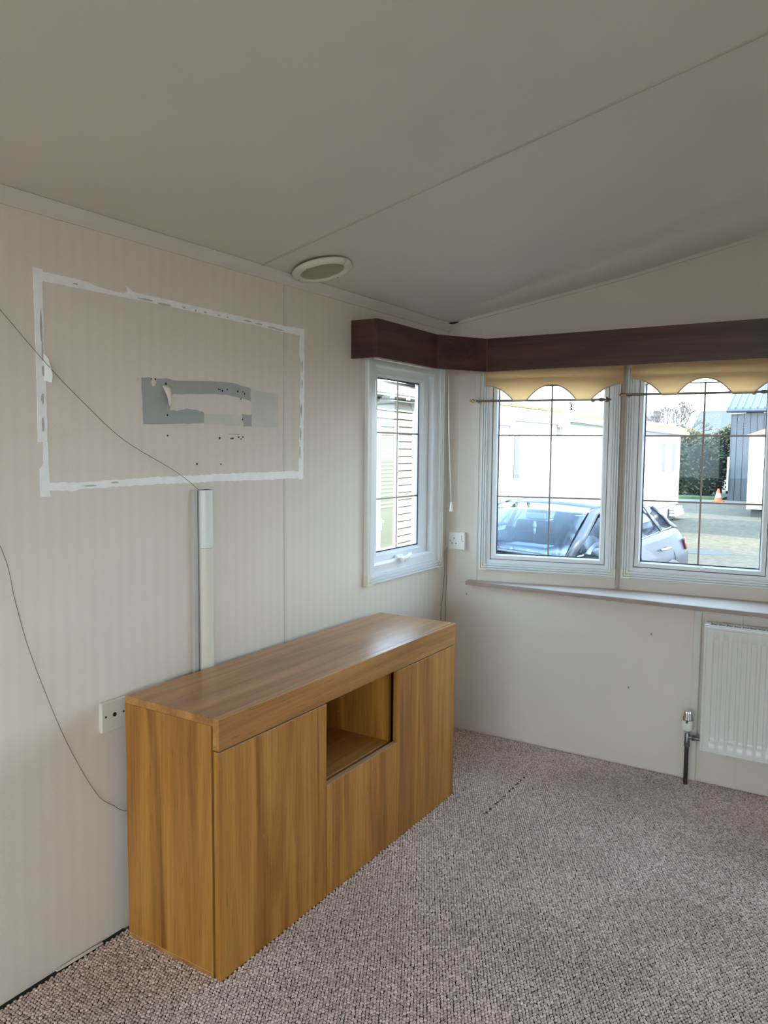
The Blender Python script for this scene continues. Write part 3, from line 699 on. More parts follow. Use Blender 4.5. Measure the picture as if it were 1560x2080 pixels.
door(YO0+.0015, YO1-.0015, .004, ZO-.002, 'drop_front')
# fine pale line at the bottom of the side panel (panel joint), chipped specks
bx('edge_line', OAK_EDGE, X0, X1-.026, Y0-.0004, Y0+.002, .0172, .0186, 0)
bx('shelf_edge', OAK_EDGE, X1-.0402, X1-.0385, YO0, YO1, ZO-.0062, ZO-.004, 0)
for dx, dz, s in ((X0+.16, .56, .004), (X0+.20, .565, .003), (X0+.10, .43, .003)):
    MB().box(dx, dx+s, YO1-.0006, YO1+.001, dz, dz+s*1.6).build('chip_mark', mat('chip_pale', (.55, .45, .36, 1), .8, noise=.1), sb)
for y, z in ((-1.30, .335), (-1.29, .31), (-1.33, .25), (-1.86, .33), (-1.70, .12)):
    MB().box(X1-.001, X1-.0001, y, y+.0012, z, z+.004).build('chip_mark', mat('chip_pale', (.55, .45, .36, 1)), sb)

# ------------------------------------------------------------------ radiator
rad = thing('radiator', (1.65, -.06, .155), 'white ribbed panel radiator on the end wall under the right window', 'radiator')
RX0, RX1, RZ0, RZ1 = 1.252, 2.052, .176, .706
nx = int((RX1-RX0-.02)/.0022); zs = [RZ0+.012, RZ0+.045, RZ0+.050, RZ0+.060, RZ0+.068, (RZ0+RZ1)/2, RZ1-.068, RZ1-.060, RZ1-.050, RZ1-.045, RZ1-.012]
rows = []
for z in zs:
    e = 0 if (z < RZ0+.047 or z > RZ1-.047) else (.55 if (z < RZ0+.055 or z > RZ1-.055) else (.9 if (z < RZ0+.063 or z > RZ1-.063) else 1))
    row = []
    for i in range(nx+1):
        x = RX0+.010+(RX1-RX0-.02)*i/nx; ph = ((x-RX0-.030) / .0353) % 1.0
        inx = RX0+.026 < x < RX1-.026
        g = max(0.0, min(1.0, (.30-abs(ph-.5))/.07+.5)) if inx else 0
        row.append((x, -.100+.0085*g*e, z))
    rows.append(row)
autosmooth(MB().grid(rows).build('front_panel', RADW, rad), 50)
mb = MB(); bev = [(0, -.060), (0, -.0985), (.003, -.1030), (.009, -.1030), (.012, -.1000)]
bev_ring(mb, RX0, RX1, RZ0, RZ1, bev); mb.build('casing_edge', RADW, rad)
MB().box(RX0+.001, RX1-.001, -.062, -.058, RZ0+.003, RZ1-.01).build('back_panel', RADW, rad)
MB().box(RX0-.0005, RX0+.0015, -.094, -.030, RZ0+.02, RZ1-.004).build('side_panel', RADW, rad, bevel=.001)
MB().box(RX0+.004, RX1-.004, -.0965, -.092, RZ1-.004, RZ1+.004).build('top_grille_rail', RADW, rad, bevel=.0012)
MB().box(RX0+.004, RX1-.004, -.034, -.0295, RZ1-.004, RZ1+.004).build('top_grille_rail', RADW, rad, bevel=.0012)
x = RX0+.016
MB().box(RX0-.001, RX0+.016, -.0965, -.0295, RZ1-.003, RZ1+.0045).build('top_cap', RADW, rad, bevel=.002)
while x < RX1:
    MB().box(x, x+.004, -.093, -.033, RZ1-.001, RZ1+.0035).build('top_grille_bar', RADW, rad); x += .0295
MB().box(RX0+.015, RX1-.01, -.092, -.034, RZ1-.010, RZ1-.006).build('top_grille_plate', mat('grille_grey', (.38, .40, .41, 1), .5, noise=.05), rad)
for x in (RX0+.12, RX1-.12): MB().box(x, x+.03, -.030, -.001, RZ0+.05, RZ1-.06).build('wall_bracket', RADW, rad)
# valve
vx_, vy_ = 1.196, -.062
va = thing('radiator_valve', (vx_, vy_, 0), 'thermostatic radiator valve with chrome and white head on a dark pipe', 'valve')
def L_(nm, prof, m, ax=(0, 0, 1), c=(vx_, vy_, 0), n_=20, lab=None):
    mb = MB(); mb.lathe(prof, c, ax, n_); return autosmooth(mb.build(nm, m, va, label=lab), 35)
L_('pipe', [(-.01, .0088), (.178, .0088)], DARKPIPE)
L_('nut', [(.170, .0095), (.172, .0135), (.190, .0135), (.193, .010)], STEEL, n_=6)
L_('valve_body', [(.190, .0105), (.225, .0105), (.228, .0085), (.240, .0085)], STEEL)
L_('collar', [(.232, .0120), (.235, .0145), (.243, .0145), (.246, .012)], CHROME)
L_('white_ring', [(.240, .0150), (.243, .0195), (.250, .0225), (.283, .0225), (.285, .0215)], mat('valve_white', (.78, .77, .68, 1), .3, noise=.02), lab='white lower head')
mb = MB(); n_ = 36; vs = []; fs = []
lev = [(.284, .0205), (.290, .0210), (.318, .0165), (.323, .0150), (.324, .003)]
for h, r in lev:
    for k in range(n_):
        rr = r*(1.0 if (k % 4) < 2 else .90); a = 2*math.pi*k/n_; vs.append((vx_+rr*math.cos(a), vy_+rr*math.sin(a), h))
for i in range(len(lev)-1):
    for k in range(n_): fs.append((i*n_+k, i*n_+(k+1) % n_, (i+1)*n_+(k+1) % n_, (i+1)*n_+k))
fs.append(tuple(range((len(lev)-1)*n_, len(lev)*n_))); mb.add(vs, fs); mb.build('chrome_cap', CHROME, va, label='ribbed chrome cap')
mb = MB(); mb.tube([(vx_, vy_, .212), (vx_+.022, vy_, .212)], .0085, 14); mb.tube([(vx_+.020, vy_, .212), (vx_+.030, vy_, .212)], .0130, 6); mb.tube([(vx_+.030, vy_, .212), (vx_+.058, vy_, .212)], .0085, 14)
autosmooth(mb.build('tail_connector', STEEL, va))
MB().box(vx_-.004, vx_+.004, vy_-.0235, vy_-.0205, .277, .286).build('pointer', mat('pointer_dark', (.06, .06, .06, 1), noise=.1), va)

# ------------------------------------------------------------------ carpet
CARP = D.materials.new('carpet_loop'); CARP.use_nodes = True; n = CARP.node_tree.nodes; l = CARP.node_tree.links
b = n['Principled BSDF']; b.inputs['Roughness'].default_value = .95; b.inputs['Specular IOR Level'].default_value = .1
oi = n.new('ShaderNodeObjectInfo'); g = n.new('ShaderNodeNewGeometry')
x1 = n.new('ShaderNodeTexNoise'); x1.inputs['Scale'].default_value = 700; x1.inputs['Detail'].default_value = 3; l.new(g.outputs['Position'], x1.inputs['Vector'])
x2 = n.new('ShaderNodeTexNoise'); x2.inputs['Scale'].default_value = 2.2; x2.inputs['Detail'].default_value = 4; l.new(g.outputs['Position'], x2.inputs['Vector'])
def ramp(src, p0, c0, p1, c1):
    r = n.new('ShaderNodeValToRGB'); e = r.color_ramp.elements; e[0].position = p0; e[0].color = c0; e[1].position = p1; e[1].color = c1; l.new(src, r.inputs[0]); return r
ra = ramp(oi.outputs['Random'], 0, (.56, .44, .39, 1), 1, (.92, .75, .68, 1))
rb = ramp(x1.outputs['Fac'], .35, (.62, .60, .58, 1), .68, (1.2, 1.2, 1.2, 1))
rc = ramp(x2.outputs['Fac'], .35, (.86, .85, .83, 1), .65, (1.05, 1.05, 1.05, 1))
def mul(a, b_):
    m_ = n.new('ShaderNodeMix'); m_.data_type = 'RGBA'; m_.blend_type = 'MULTIPLY'; m_.inputs[0].default_value = 1; l.new(a, m_.inputs[6]); l.new(b_, m_.inputs[7]); return m_.outputs[2]
l.new(mul(mul(ra.outputs[0], rb.outputs[0]), rc.outputs[0]), b.inputs['Base Color'])
bp = n.new('ShaderNodeBump'); bp.inputs['Strength'].default_value = .6; bp.inputs['Distance'].default_value = .001; l.new(x1.outputs['Fac'], bp.inputs['Height']); l.new(bp.outputs[0], b.inputs['Normal'])
BASE = mat('carpet_backing', (.05, .038, .031, 1), .95, noise=.2, nscale=60)
MB().box(.014, XR-.005, -3.6, -.003, 0, .003).build('carpet_backing', BASE, D.objects['floor'])
MB().box(.014, XR-.005, YB+.01, -3.6, 0, .006).build('carpet_backing', mat('carpet_far', (.22, .185, .165, 1), .95, noise=.25, nscale=90, bump=.8, bscale=200), D.objects['floor'])
pts = []
px_, py_ = .0098, .0088
yy = -3.55; j = 0
while yy < -.006:
    xx = .018+(px_/2 if j % 2 else 0)
    while xx < 3.17:
        inside = (X0-.0 < xx < X1+.001 and Y0-.001 < yy < Y1+.001)
        # ladder-like pulled seam
        seam = abs(xx-.592) < .0055 and -.78 < yy < -.36 and random.random() < (.85 if (j % 5) < 3 else .25)
        if not inside and not seam:
            pts.append((xx+random.gauss(0, .0007), yy+random.gauss(0, .0007), .0035+random.gauss(0, .0006)))
        xx += px_
    yy += py_; j += 1
me = D.meshes.new('carpet'); me.from_pydata(pts, [], []); me.materials.append(CARP)
carpet = D.objects.new('carpet', me); C.objects.link(carpet)
tag(carpet, 'grey-brown loop pile carpet covering the whole floor', 'carpet', kind='stuff')
ng = D.node_groups.new('carpet_loops', 'GeometryNodeTree')
ng.interface.new_socket('Geometry', in_out='INPUT', socket_type='NodeSocketGeometry'); ng.interface.new_socket('Geometry', in_out='OUTPUT', socket_type='NodeSocketGeometry')
N = ng.nodes; gi = N.new('NodeGroupInput'); go = N.new('NodeGroupOutput'); ip = N.new('GeometryNodeInstanceOnPoints')
ic = N.new('GeometryNodeMeshIcoSphere'); ic.inputs['Radius'].default_value = .0051; ic.inputs['Subdivisions'].default_value = 2
sm = N.new('GeometryNodeSetMaterial'); sm.inputs['Material'].default_value = CARP
ss = N.new('GeometryNodeSetShadeSmooth')
rv = N.new('FunctionNodeRandomValue'); rv.data_type = 'FLOAT_VECTOR'; rv.inputs[0].default_value = (-.35, -.35, -.7); rv.inputs[1].default_value = (.35, .35, .7)
rs_ = N.new('FunctionNodeRandomValue'); rs_.data_type = 'FLOAT_VECTOR'; rs_.inputs[0].default_value = (.74, .86, .62); rs_.inputs[1].default_value = (1.0, 1.12, .95); rs_.inputs['Seed'].default_value = 3
K = ng.links
K.new(gi.outputs[0], ip.inputs['Points']); K.new(ic.outputs['Mesh'], ss.inputs[0]); K.new(ss.outputs[0], sm.inputs[0]); K.new(sm.outputs[0], ip.inputs['Instance'])
K.new(rv.outputs[0], ip.inputs['Rotation']); K.new(rs_.outputs[0], ip.inputs['Scale']); K.new(ip.outputs[0], go.inputs[0])
carpet.modifiers.new('loops', 'NODES').node_group = ng
# dark strip painting the shaded gap along the left wall foot, sliver of loose trim, debris
MB().box(0.0, .016, YB, -2.02, 0, .004).build('wall_foot_gap_dark', DARK, kind='structure')
mb = MB(); mb.prism([(.003, -2.245, .006), (.010, -2.244, .006), (.016, -2.17, .008), (.014, -2.10, .006), (.008, -2.10, .006), (.007, -2.17, .008)], (0, 0, .003))
tag(mb.build('trim_sliver', CREAM_PL), 'thin pale sliver of loose trim lying along the left wall foot', 'trim')
mb = MB(); mb.lathe([(0, .002), (.003, .0025), (.005, .001)], (1.062, -.98, .008), (0, 0, 1), 8)
tag(mb.build('crumb', PLASTIC), 'tiny white crumb lying on the carpet before the radiator', 'crumb')

# ================================================================== OUTSIDE
GZ = -.60
gm_ = D.materials.new('gravel'); gm_.use_nodes = True; n = gm_.node_tree.nodes; l = gm_.node_tree.links
b = n['Principled BSDF']; b.inputs['Roughness'].default_value = .9; g = n.new('ShaderNodeNewGeometry')
x1 = n.new('ShaderNodeTexNoise'); x1.inputs['Scale'].default_value = 9; x1.inputs['Detail'].default_value = 8; x1.inputs['Roughness'].default_value = .75; l.new(g.outputs['Position'], x1.inputs['Vector'])
x2 = n.new('ShaderNodeTexNoise'); x2.inputs['Scale'].default_value = .45; x2.inputs['Detail'].default_value = 5; l.new(g.outputs['Position'], x2.inputs['Vector'])
ra = ramp(x1.outputs['Fac'], .36, (.036, .028, .016, 1), .66, (.130, .102, .058, 1)); rb = ramp(x2.outputs['Fac'], .38, (.75, .78, .78, 1), .6, (1.1, 1.08, 1.0, 1))
l.new(mul(ra.outputs[0], rb.outputs[0]), b.inputs['Base Color'])
bp = n.new('ShaderNodeBump'); bp.inputs['Strength'].default_value = .8; bp.inputs['Distance'].default_value = .03; l.new(x1.outputs['Fac'], bp.inputs['Height']); l.new(bp.outputs[0], b.inputs['Normal'])
MB().box(-80, 80, -60, 120, GZ-.2, GZ).build('gravel_ground', gm_, kind='structure')
mb = MB(); P = []
for k in range(28):
    a = 2*math.pi*k/28; P.append((-1.05+.62*math.cos(a)*(1+.15*math.sin(3*a)), 13.0+.42*math.sin(a)*(1+.2*math.cos(2*a)), GZ-.001))
mb.prism(P, (0, 0, .006)); tag(mb.build('puddle', mat('dark_wet', (.022, .022, .020, 1), .7, noise=.1)), 'long shallow dark puddle on the sunlit gravel yard', 'puddle')
mb = MB(); mb.box(-11.9, -1.6, 28.6, 30.9, GZ, GZ+.02); tag(mb.build('grit_strip', mat('pale_grit', (.14, .12, .085, 1), .9, noise=.2, nscale=3)), 'pale strip of grit across the far end of the yard', 'ground')

CW = mat('white_caravan_cladding', (.62, .63, .61, 1), .45, noise=.03, nscale=.6)
CRM = mat('cream_plank_cladding', (.20, .178, .128, 1), .6, noise=.04, nscale=2)
SOF = mat('soffit_cream', (.26, .25, .18, 1), .6, noise=.04)
TILEG = mat('moss_green_tile', (.105, .125, .022, 1), .6, noise=.2, nscale=4)
TILEM = mat('mottled_grey_tile', (.17, .165, .13, 1), .8, noise=.45, nscale=14)
DGLASS = mat('dark_window_glass', (.045, .055, .055, 1), .08, noise=.1, nscale=1, spec=.6)
SLITG = mat('slit_window', (.085, .088, .078, 1), .5, noise=.05)

# ---- neighbour seen through the left window: cream plank caravan
cn = thing('cream_caravan', (-4.9, 2.2, GZ), 'cream plank-clad holiday caravan beside the left wall window', 'caravan')
wd_ = Vector((-.082, .9966, 0)).normalized(); MC = Matrix.Translation((-3.19+.082*.1, 5.20, 0)) @ Matrix.Rotation(math.atan2(wd_.y, wd_.x), 4, 'Z')
# local X = along wall to the far end (0 = far corner .1), local Y = away from us (left), Z up
def nb(mb_M=MC): return MB(mb_M)
nb().box(-9, .02, .04, 3.6, -.45, 2.0).build('body', CRM, cn)
zq = -.30; ppitch = .0905; DXL, DXR = -1.055, -.520
while zq < 1.92:
    if zq > 1.74 or True:
        for xa, xb in ((-9, DXL), (DXR, -.045)) if zq < 1.72 else ((-9, -.045),):
            nb().add([(xa, .04, zq), (xb, .04, zq), (xb, .04, zq+ppitch), (xa, .04, zq+ppitch), (xa, -.006, zq+.003), (xb, -.006, zq+.003), (xb, .020, zq+ppitch-.002), (xa, .020, zq+ppitch-.002)],
                     [(0, 1, 5, 4), (4, 5, 6, 7), (7, 6, 2, 3), (0, 4, 7, 3), (1, 2, 6, 5), (0, 3, 2, 1)]).build('plank', CRM, cn)
    zq += ppitch
nb().box(-.05, .04, -.018, .05, -.45, 2.0).build('corner_trim', CW, cn)
nb().box(-9.2, .15, -.17, .10, 2.022, 2.036).build('soffit', SOF, cn)
nb().box(-9.2, .15, -.185, -.165, 2.024, 2.095).build('fascia', CW, cn, bevel=.004)
nb().tube([(-9.2, -.20, 2.075), (.15, -.20, 2.075)], .030, 8).build('gutter', CW, cn)
nb().box(-1.02, -.98, -.20, -.165, 2.00, 2.05).build('gutter_clip', CW, cn); nb().box(-.60, -.56, -.20, -.165, 2.00, 2.05).build('gutter_clip', CW, cn)
mb = nb()
for r_ in range(6):
    y0 = -.22+r_*.34; z0 = 2.10+r_*.34*.22
    for k in range(int(9.4/.13)):
        xa = -9.2+k*.13; mb.add([(xa, y0, z0), (xa+.125, y0, z0), (xa+.125, y0+.36, z0+.075), (xa, y0+.36, z0+.075), (xa+.03, y0, z0+.032), (xa+.095, y0, z0+.032), (xa+.095, y0+.36, z0+.105), (xa+.03, y0+.36, z0+.105)],
                                [(0, 1, 5, 4), (0, 4, 7, 3), (4, 5, 6, 7), (5, 1, 2, 6)])
mb.build('roof_tiles', TILEM, cn, kind='stuff')
nb().add([(-9.2, -.2, 2.06), (.15, -.2, 2.06), (.15, 1.8, 2.50), (-9.2, 1.8, 2.50), (.15, 3.8, 2.06), (-9.2, 3.8, 2.06)], [(0, 1, 2, 3), (3, 2, 4, 5), (1, 4, 2), (0, 3, 5)]).build('roof_deck', SOF, cn)
mb = nb(); ring(mb, DXL, DXR, .15, 1.76, .075, -.03, .035); dfr = mb.build('patio_door', CW, cn, bevel=.004)
nb().box(DXL+.055, DXR-.055, .000, .01, .20, 1.70).build('glass', mat('door_glass_olive', (.115, .12, .080, 1), .5, noise=.05, spec=.3), dfr)
zq = 1.66
while zq > .70:
    nb().box(DXL+.08, DXR-.085, -.006, -.001, zq-.030, zq-.006).build('blind_slat', mat('blind_slat_cream', (.16, .155, .105, 1), .6, noise=.05), cn); zq -= .046
mb = nb(); mb.box(DXL+.05, DXL+.10, -.065, -.03, .55, .575).box(DXL+.06, DXL+.075, -.05, -.03, .46, .60); mb.build('door_handle', CW, cn)
nb().box(-9, .0, .02, 3.5, GZ, -.40).build('skirting', mat('skirt_brick', (.20, .15, .12, 1), .9, noise=.2), cn)

# ---- white caravan at the end, long side along x = -3.1
def caravan_side(name, y0, y1, label, tile, ztop, depth=.20, x=-3.1):
    t = thing(name, (x-1.8, (y0+y1)/2, GZ), label, 'caravan')
    MB().box(x-3.6, x, y0, y1, -.16, ztop-.06).build('body', CW, t)
    MB().box(x-3.4, x-.06, y0+.1, y1-.1, GZ, -.16).build('skirting', mat('skirt_grey', (.30, .31, .29, 1), .8, noise=.1), t)
    MB().box(x-.05, x+depth, y0-.01, y1+.01, ztop-.115, ztop-.10).build('soffit', SOF, t)
    MB().box(x+depth-.02, x+depth, y0-.01, y1+.01, ztop-.115, ztop-.01).build('fascia', CW, t, bevel=.004)
    zr = ztop+.42
    MB().add([(x+depth, y0-.01, ztop-.01), (x+depth, y1+.01, ztop-.01), (x-1.8, y1+.01, zr), (x-1.8, y0-.01, zr), (x-3.8, y1+.01, ztop), (x-3.8, y0-.01, ztop)], [(0, 1, 2, 3), (3, 2, 4, 5), (1, 4, 2), (0, 3, 5)]).build('roof_deck', SOF, t)
    return t
wa = caravan_side('white_caravan', 7.2, 10.27, 'white caravan with a deep fascia and narrow slit window, behind the car', TILEG, 2.09, .05)
MB().box(-3.06, -3.03, 7.0, 10.27, 1.885, 2.095).build('deep_fascia', CW, wa, bevel=.006)
mb = MB(); mb.add([(-3.02, 7.0, 2.10), (-3.02, 10.30, 2.10), (-4.9, 10.30, 2.55), (-4.9, 7.0, 2.55), (-3.02, 7.0, 2.125), (-3.02, 10.30, 2.14), (-4.9, 10.30, 2.58), (-4.9, 7.0, 2.57)], [(0, 1, 5, 4), (4, 5, 6, 7), (0, 3, 2, 1), (1, 2, 6, 5)]); mb.build('roof_sheet', TILEG, wa)
MB().tube([(-3.065, 8.10, 1.86), (-3.065, 8.10, -.5)], .028, 8).build('downpipe', CW, wa)
MB().tube([(-3.04, 7.0, 1.84), (-3.04, 8.10, 1.84)], .045, 8).build('gutter', CW, wa)
mb = MB(); mb.box(-3.115, -3.085, 8.28, 8.50, .955, 1.66); mb.build('slit_window', SLITG, wa)
wb = caravan_side('white_caravan', 10.42, 21.15, 'long white caravan with green roof tiles, two slit windows at far end', TILEG, 2.045, .16)
k = 10.40
while k < 21.2:   # tile noses of the first two courses
    for r_ in (0, 1):
        mb = MB(); x_ = -2.93-r_*.32; z_ = 2.045+r_*.075
        mb.add([(x_, k, z_-.01), (x_, k+.30, z_-.01), (x_-.34, k+.30, z_+.07), (x_-.34, k, z_+.07), (x_, k+.05, z_+.05), (x_, k+.20, z_+.055), (x_-.34, k+.20, z_+.135), (x_-.34, k+.05, z_+.13)],
               [(0, 1, 5, 4), (0, 4, 7, 3), (4, 5, 6, 7), (5, 1, 2, 6)])
        mb.build('roof_tile', TILEG, wb)
    k += .32
MB().tube([(-2.91, 10.42, 1.99), (-2.91, 21.25, 1.94)], .05, 8).build('gutter', CW, wb)
for y in (18.62, 19.88):
    f = MB().box(-3.13, -3.07, y, y+.46, .80, 1.66).build('window_frame', CW, wb)
    MB().box(-3.10, -3.064, y+.05, y+.41, .84, 1.62).build('pane', SLITG, f)
for i in range(3): MB().box(-3.1, -2.98+.03*i, 20.0, 21.2, -.20-.09*(i+1), -.20-.09*i-.02).build('skirt_board', CW, wb)
MB().box(-3.1, -2.90, 10.32, 10.42, 1.84, 2.10).build('fascia_end', CW, wb)
MB().tube([(-2.98, 10.45, 1.95), (-3.05, 10.45, 1.84), (-3.06, 10.45, -.5)], .03, 8).build('downpipe', CW, wb)
# unseen caravan added right of the view to shade the yard
wc = thing('white_caravan', (3.2, 17.6, GZ), 'unseen white caravan added right of the window view to shade the yard', 'caravan')
MB().box(1.0, 6.5, 16.0, 20.2, -.3, 1.95).build('body', CW, wc); MB().box(1.2, 6.3, 16.1, 20.1, GZ, -.3).build('skirting', mat('skirt_grey', (.3, .31, .29, 1)), wc)
MB().prism([(.8, 15.8, 1.93), (.8, 20.4, 1.93), (.8, 18.1, 2.45)], (5.9, 0, 0)).build('roof', TILEM, wc)
# ---- right white caravan with brown roof
wr = thing('brown_roofed_caravan', (1.0, 27, GZ), 'white caravan with a brown roof edge at the right of the yard', 'caravan')
MB().box(-1.42, 2.6, 22.9, 30.6, -.36, 1.93).build('body', CW, wr)
MB().box(-1.30, 2.5, 23.05, 30.5, GZ, -.36).build('skirting', mat('skirt_dark', (.10, .10, .09, 1), .9, noise=.1), wr)
MB().prism([(-1.50, 22.75, 1.93), (2.7, 22.75, 1.93), (.6, 22.75, 2.72), (-.6, 22.75, 2.27)], (0, 8.0, 0)).build('roof', mat('brown_roof', (.26, .15, .10, 1), .7, noise=.15), wr)
MB().box(-1.06, -.98, 22.70, 22.74, 1.97, 2.02).build('gable_lamp', CW, wr)

# ---- shed
sh = thing('metal_shed', (-.2, 33.5, GZ), 'tall grey metal shed with a blue ribbed roof behind the yard', 'shed')
GREYC = mat('grey_steel_cladding', (.060, .066, .074, 1), .45, noise=.05, nscale=.5); GREYD = mat('grey_seam', (.05, .055, .065, 1), .5, noise=.05)
MB().box(-3.16, 6, 31.3, 38, GZ, 3.12).build('body', GREYD, sh)
k = -3.16
while k < 1.2:
    MB().box(k, k+.225, 31.26, 31.30, GZ, 3.12).build('cladding_sheet', GREYC, sh, bevel=.006, seg=1); k += .25
BLUE = mat('blue_steel_roof', (.05, .08, .16, 1), .35, noise=.05, nscale=.6)
MB().prism([(-3.30, 31.0, 3.10), (6.2, 31.0, 3.10), (6.2, 34.6, 4.7), (-3.30, 34.6, 4.7)], (0, 0, .06)).build('roof', BLUE, sh)
k = -3.28
while k < 1.0:
    MB().prism([(k, 31.0, 3.165), (k+.06, 31.0, 3.165), (k+.06, 34.6, 4.765), (k, 34.6, 4.765)], (0, 0, .07)).build('roof_rib', BLUE, sh); k += .27
MB().tube([(-3.3, 30.95, 3.07), (6.2, 30.95, 3.07)], .06, 8).build('gutter', GREYD, sh)
MB().tube([(-3.20, 31.1, 2.98), (-2.75, 31.15, 3.0), (-2.6, 31.2, 3.02)], .05, 8).build('spout', CW, sh)
MB().box(-3.21, -3.15, 31.1, 31.3, -.2, 1.2).build('corner_post', CW, sh)
MB().box(-1.95, -1.55, 31.15, 31.26, 2.98, 3.05).build('vent_hood', CW, sh); MB().box(-1.35, -1.0, 31.1, 31.26, 2.2, 2.3).build('vent_hood', CW, sh)

# ---- traffic cone
co = thing('traffic_cone', (-3.30, 29.8, GZ), 'orange traffic cone standing at the hedge foot by the shed', 'traffic cone')
ORG = mat('cone_orange', (.62, .13, .035, 1), .5, noise=.05)
cz0 = GZ+.02
mb = MB(); mb.box(-3.50, -3.10, 29.6, 30.0, cz0, cz0+.04); mb.build('base', ORG, co)
for (a, ra_), (b_, rb_), m_ in (((.04, .15), (.18, .118), ORG), ((.18, .118), (.34, .078), mat('cone_white', (.7, .65, .6, 1), .4, noise=.03)), ((.34, .078), (.52, .035), ORG)):
    mb = MB(); mb.lathe([(a, ra_), (b_, rb_)], (-3.30, 29.8, cz0), (0, 0, 1), 16); mb.build('cone_band', m_, co)

# ---- hedge, shrubs, trees
def leaves(name, m, blobs, n_, size, label, cat, group=None):
    mb = MB(); vs = []; fs = []
    tot = sum(b_[3]*b_[5] for b_ in blobs)
    for (cx, cyy, cz_, rx, ry, rz) in blobs:
        for i in range(int(n_*rx*rz/tot)):
            th = random.uniform(0, 2*math.pi); ph = math.acos(random.uniform(-1, 1)); rr = random.uniform(.72, 1.02)
            p = Vector((cx+rx*rr*math.sin(ph)*math.cos(th), cyy+ry*rr*math.sin(ph)*math.sin(th), cz_+rz*rr*math.cos(ph)))
            if p.z < GZ: p.z = GZ+.05
            a = Vector((random.gauss(0, 1), random.gauss(0, 1), random.gauss(0, 1))).normalized()*size*random.uniform(.6, 1.3); c_ = a.orthogonal().normalized()*size*.55
            k = len(vs); vs += [p-a, p+c_, p+a, p-c_]; fs.append((k, k+1, k+2, k+3))
    mb.add(vs, fs); o = mb.build(name, m); return o
def leafmat(name, c):
    m = mat(name, c, .7, noise=.55, nscale=1.4); return m
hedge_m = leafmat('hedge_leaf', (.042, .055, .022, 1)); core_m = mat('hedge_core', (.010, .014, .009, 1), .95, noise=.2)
def bush(name, blobs, m, n_, size, label, cat, group=None):
    t = thing(name, (blobs[0][0], blobs[0][1], GZ), label, cat, group)
    f = leaves('foliage', m, blobs, n_, size, None, None); f.parent = t; f.location = WP[f.name]-WP[t.name]; f['kind'] = 'stuff'
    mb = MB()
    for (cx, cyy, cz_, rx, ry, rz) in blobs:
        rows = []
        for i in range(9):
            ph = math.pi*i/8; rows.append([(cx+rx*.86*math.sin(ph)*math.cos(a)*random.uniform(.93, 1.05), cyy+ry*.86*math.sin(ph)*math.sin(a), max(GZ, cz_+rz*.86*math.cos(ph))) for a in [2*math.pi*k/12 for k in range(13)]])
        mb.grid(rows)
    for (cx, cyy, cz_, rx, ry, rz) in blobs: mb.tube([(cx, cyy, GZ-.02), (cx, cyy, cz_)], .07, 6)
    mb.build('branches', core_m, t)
    return t
bush('hedge', [(-10.6+i*1.5, 33.6+random.uniform(-.2, .2), .55+random.uniform(-.1, .15), 1.2, .9, 1.45+random.uniform(-.1, .15)) for i in range(5)], hedge_m, 9000, .09, 'dark green hedge between the white caravan and the grey shed', 'hedge')
bush('shrub', [(-6.3, 35.4, 1.75, .9, .5, .75), (-5.4, 35.4, 1.70, .8, .5, .75)], leafmat('yellow_leaf', (.17, .13, .03, 1)), 1800, .085, 'yellow-leaved shrub top above the dark hedge, behind the far caravan', 'shrub')
bush('shrub', [(-4.3, 36.9, 1.6, .70, .6, 1.0), (-4.0, 36.9, 2.0, .45, .5, .75)], leafmat('olive_leaf', (.11, .11, .045, 1)), 1800, .075, 'tall olive-yellow shrub beside the left edge of the grey shed', 'shrub')
bush('shrub', [(-7.9, 38.9, 1.75, 1.1, .7, 1.0)], leafmat('blue_green_leaf', (.05, .08, .06, 1)), 1500, .09, 'blue-green shrub behind the far end of the white caravan roof', 'shrub')
bush('shrub', [(-6.5, 37.3, 2.0, 1.0, .6, .85)], leafmat('pale_leaf', (.15, .13, .08, 1)), 1200, .075, 'pale straw-coloured shrub in the middle of the hedge top', 'shrub')
# grass verge before the hedge
mb = MB(); mb.box(-11, -3.35, 31.2, 32.45, GZ, GZ+.10); tag(mb.build('grass_verge', leafmat('verge_green', (.06, .10, .035, 1))), 'strip of green grass at the hedge foot', 'grass', kind='stuff')
def bare_tree(x, y, h, label, seed, spread=.55):
    random.seed(seed); t = thing('bare_tree', (x, y, GZ), label, 'tree')
    tm = mat('bare_bark', (.13, .115, .11, 1), .9, noise=.2)
    mb = MB(); mb.tube([(x, y, GZ), (x+.05, y, GZ+h*.35), (x, y, GZ+h*.5)], [.12, .09, .06], 6); mb.build('trunk', tm, t)
    mb = MB()
    def rec(p, d, L, r, k):
        q = p+d*L; mb.tube([p, q], [max(r, .013), max(r*.7, .010)], 3, cap=False)
        if k == 0: return
        for _ in range(3 if k > 1 else 4):
            nd = (d+Vector((random.gauss(0, spread), random.gauss(0, spread), random.gauss(.15, .25)))).normalized(); rec(q, nd, L*random.uniform(.6, .8), r*.6, k-1)
    for _ in range(6): rec(Vector((x, y, GZ+h*random.uniform(.32, .5))), Vector((random.gauss(0, .5), random.gauss(0, .3), 1)).normalized(), h*.19, .075, 4)
    mb.build('twigs', tm, t, kind='stuff'); random.seed(seed+1)
bare_tree(-8.6, 47, 5.2, 'bare winter tree, the wider one of the two beyond the hedge', 11)
bare_tree(-10.1, 52.2, 5.0, 'narrow bare winter tree left of the wider bare tree', 12, .35)
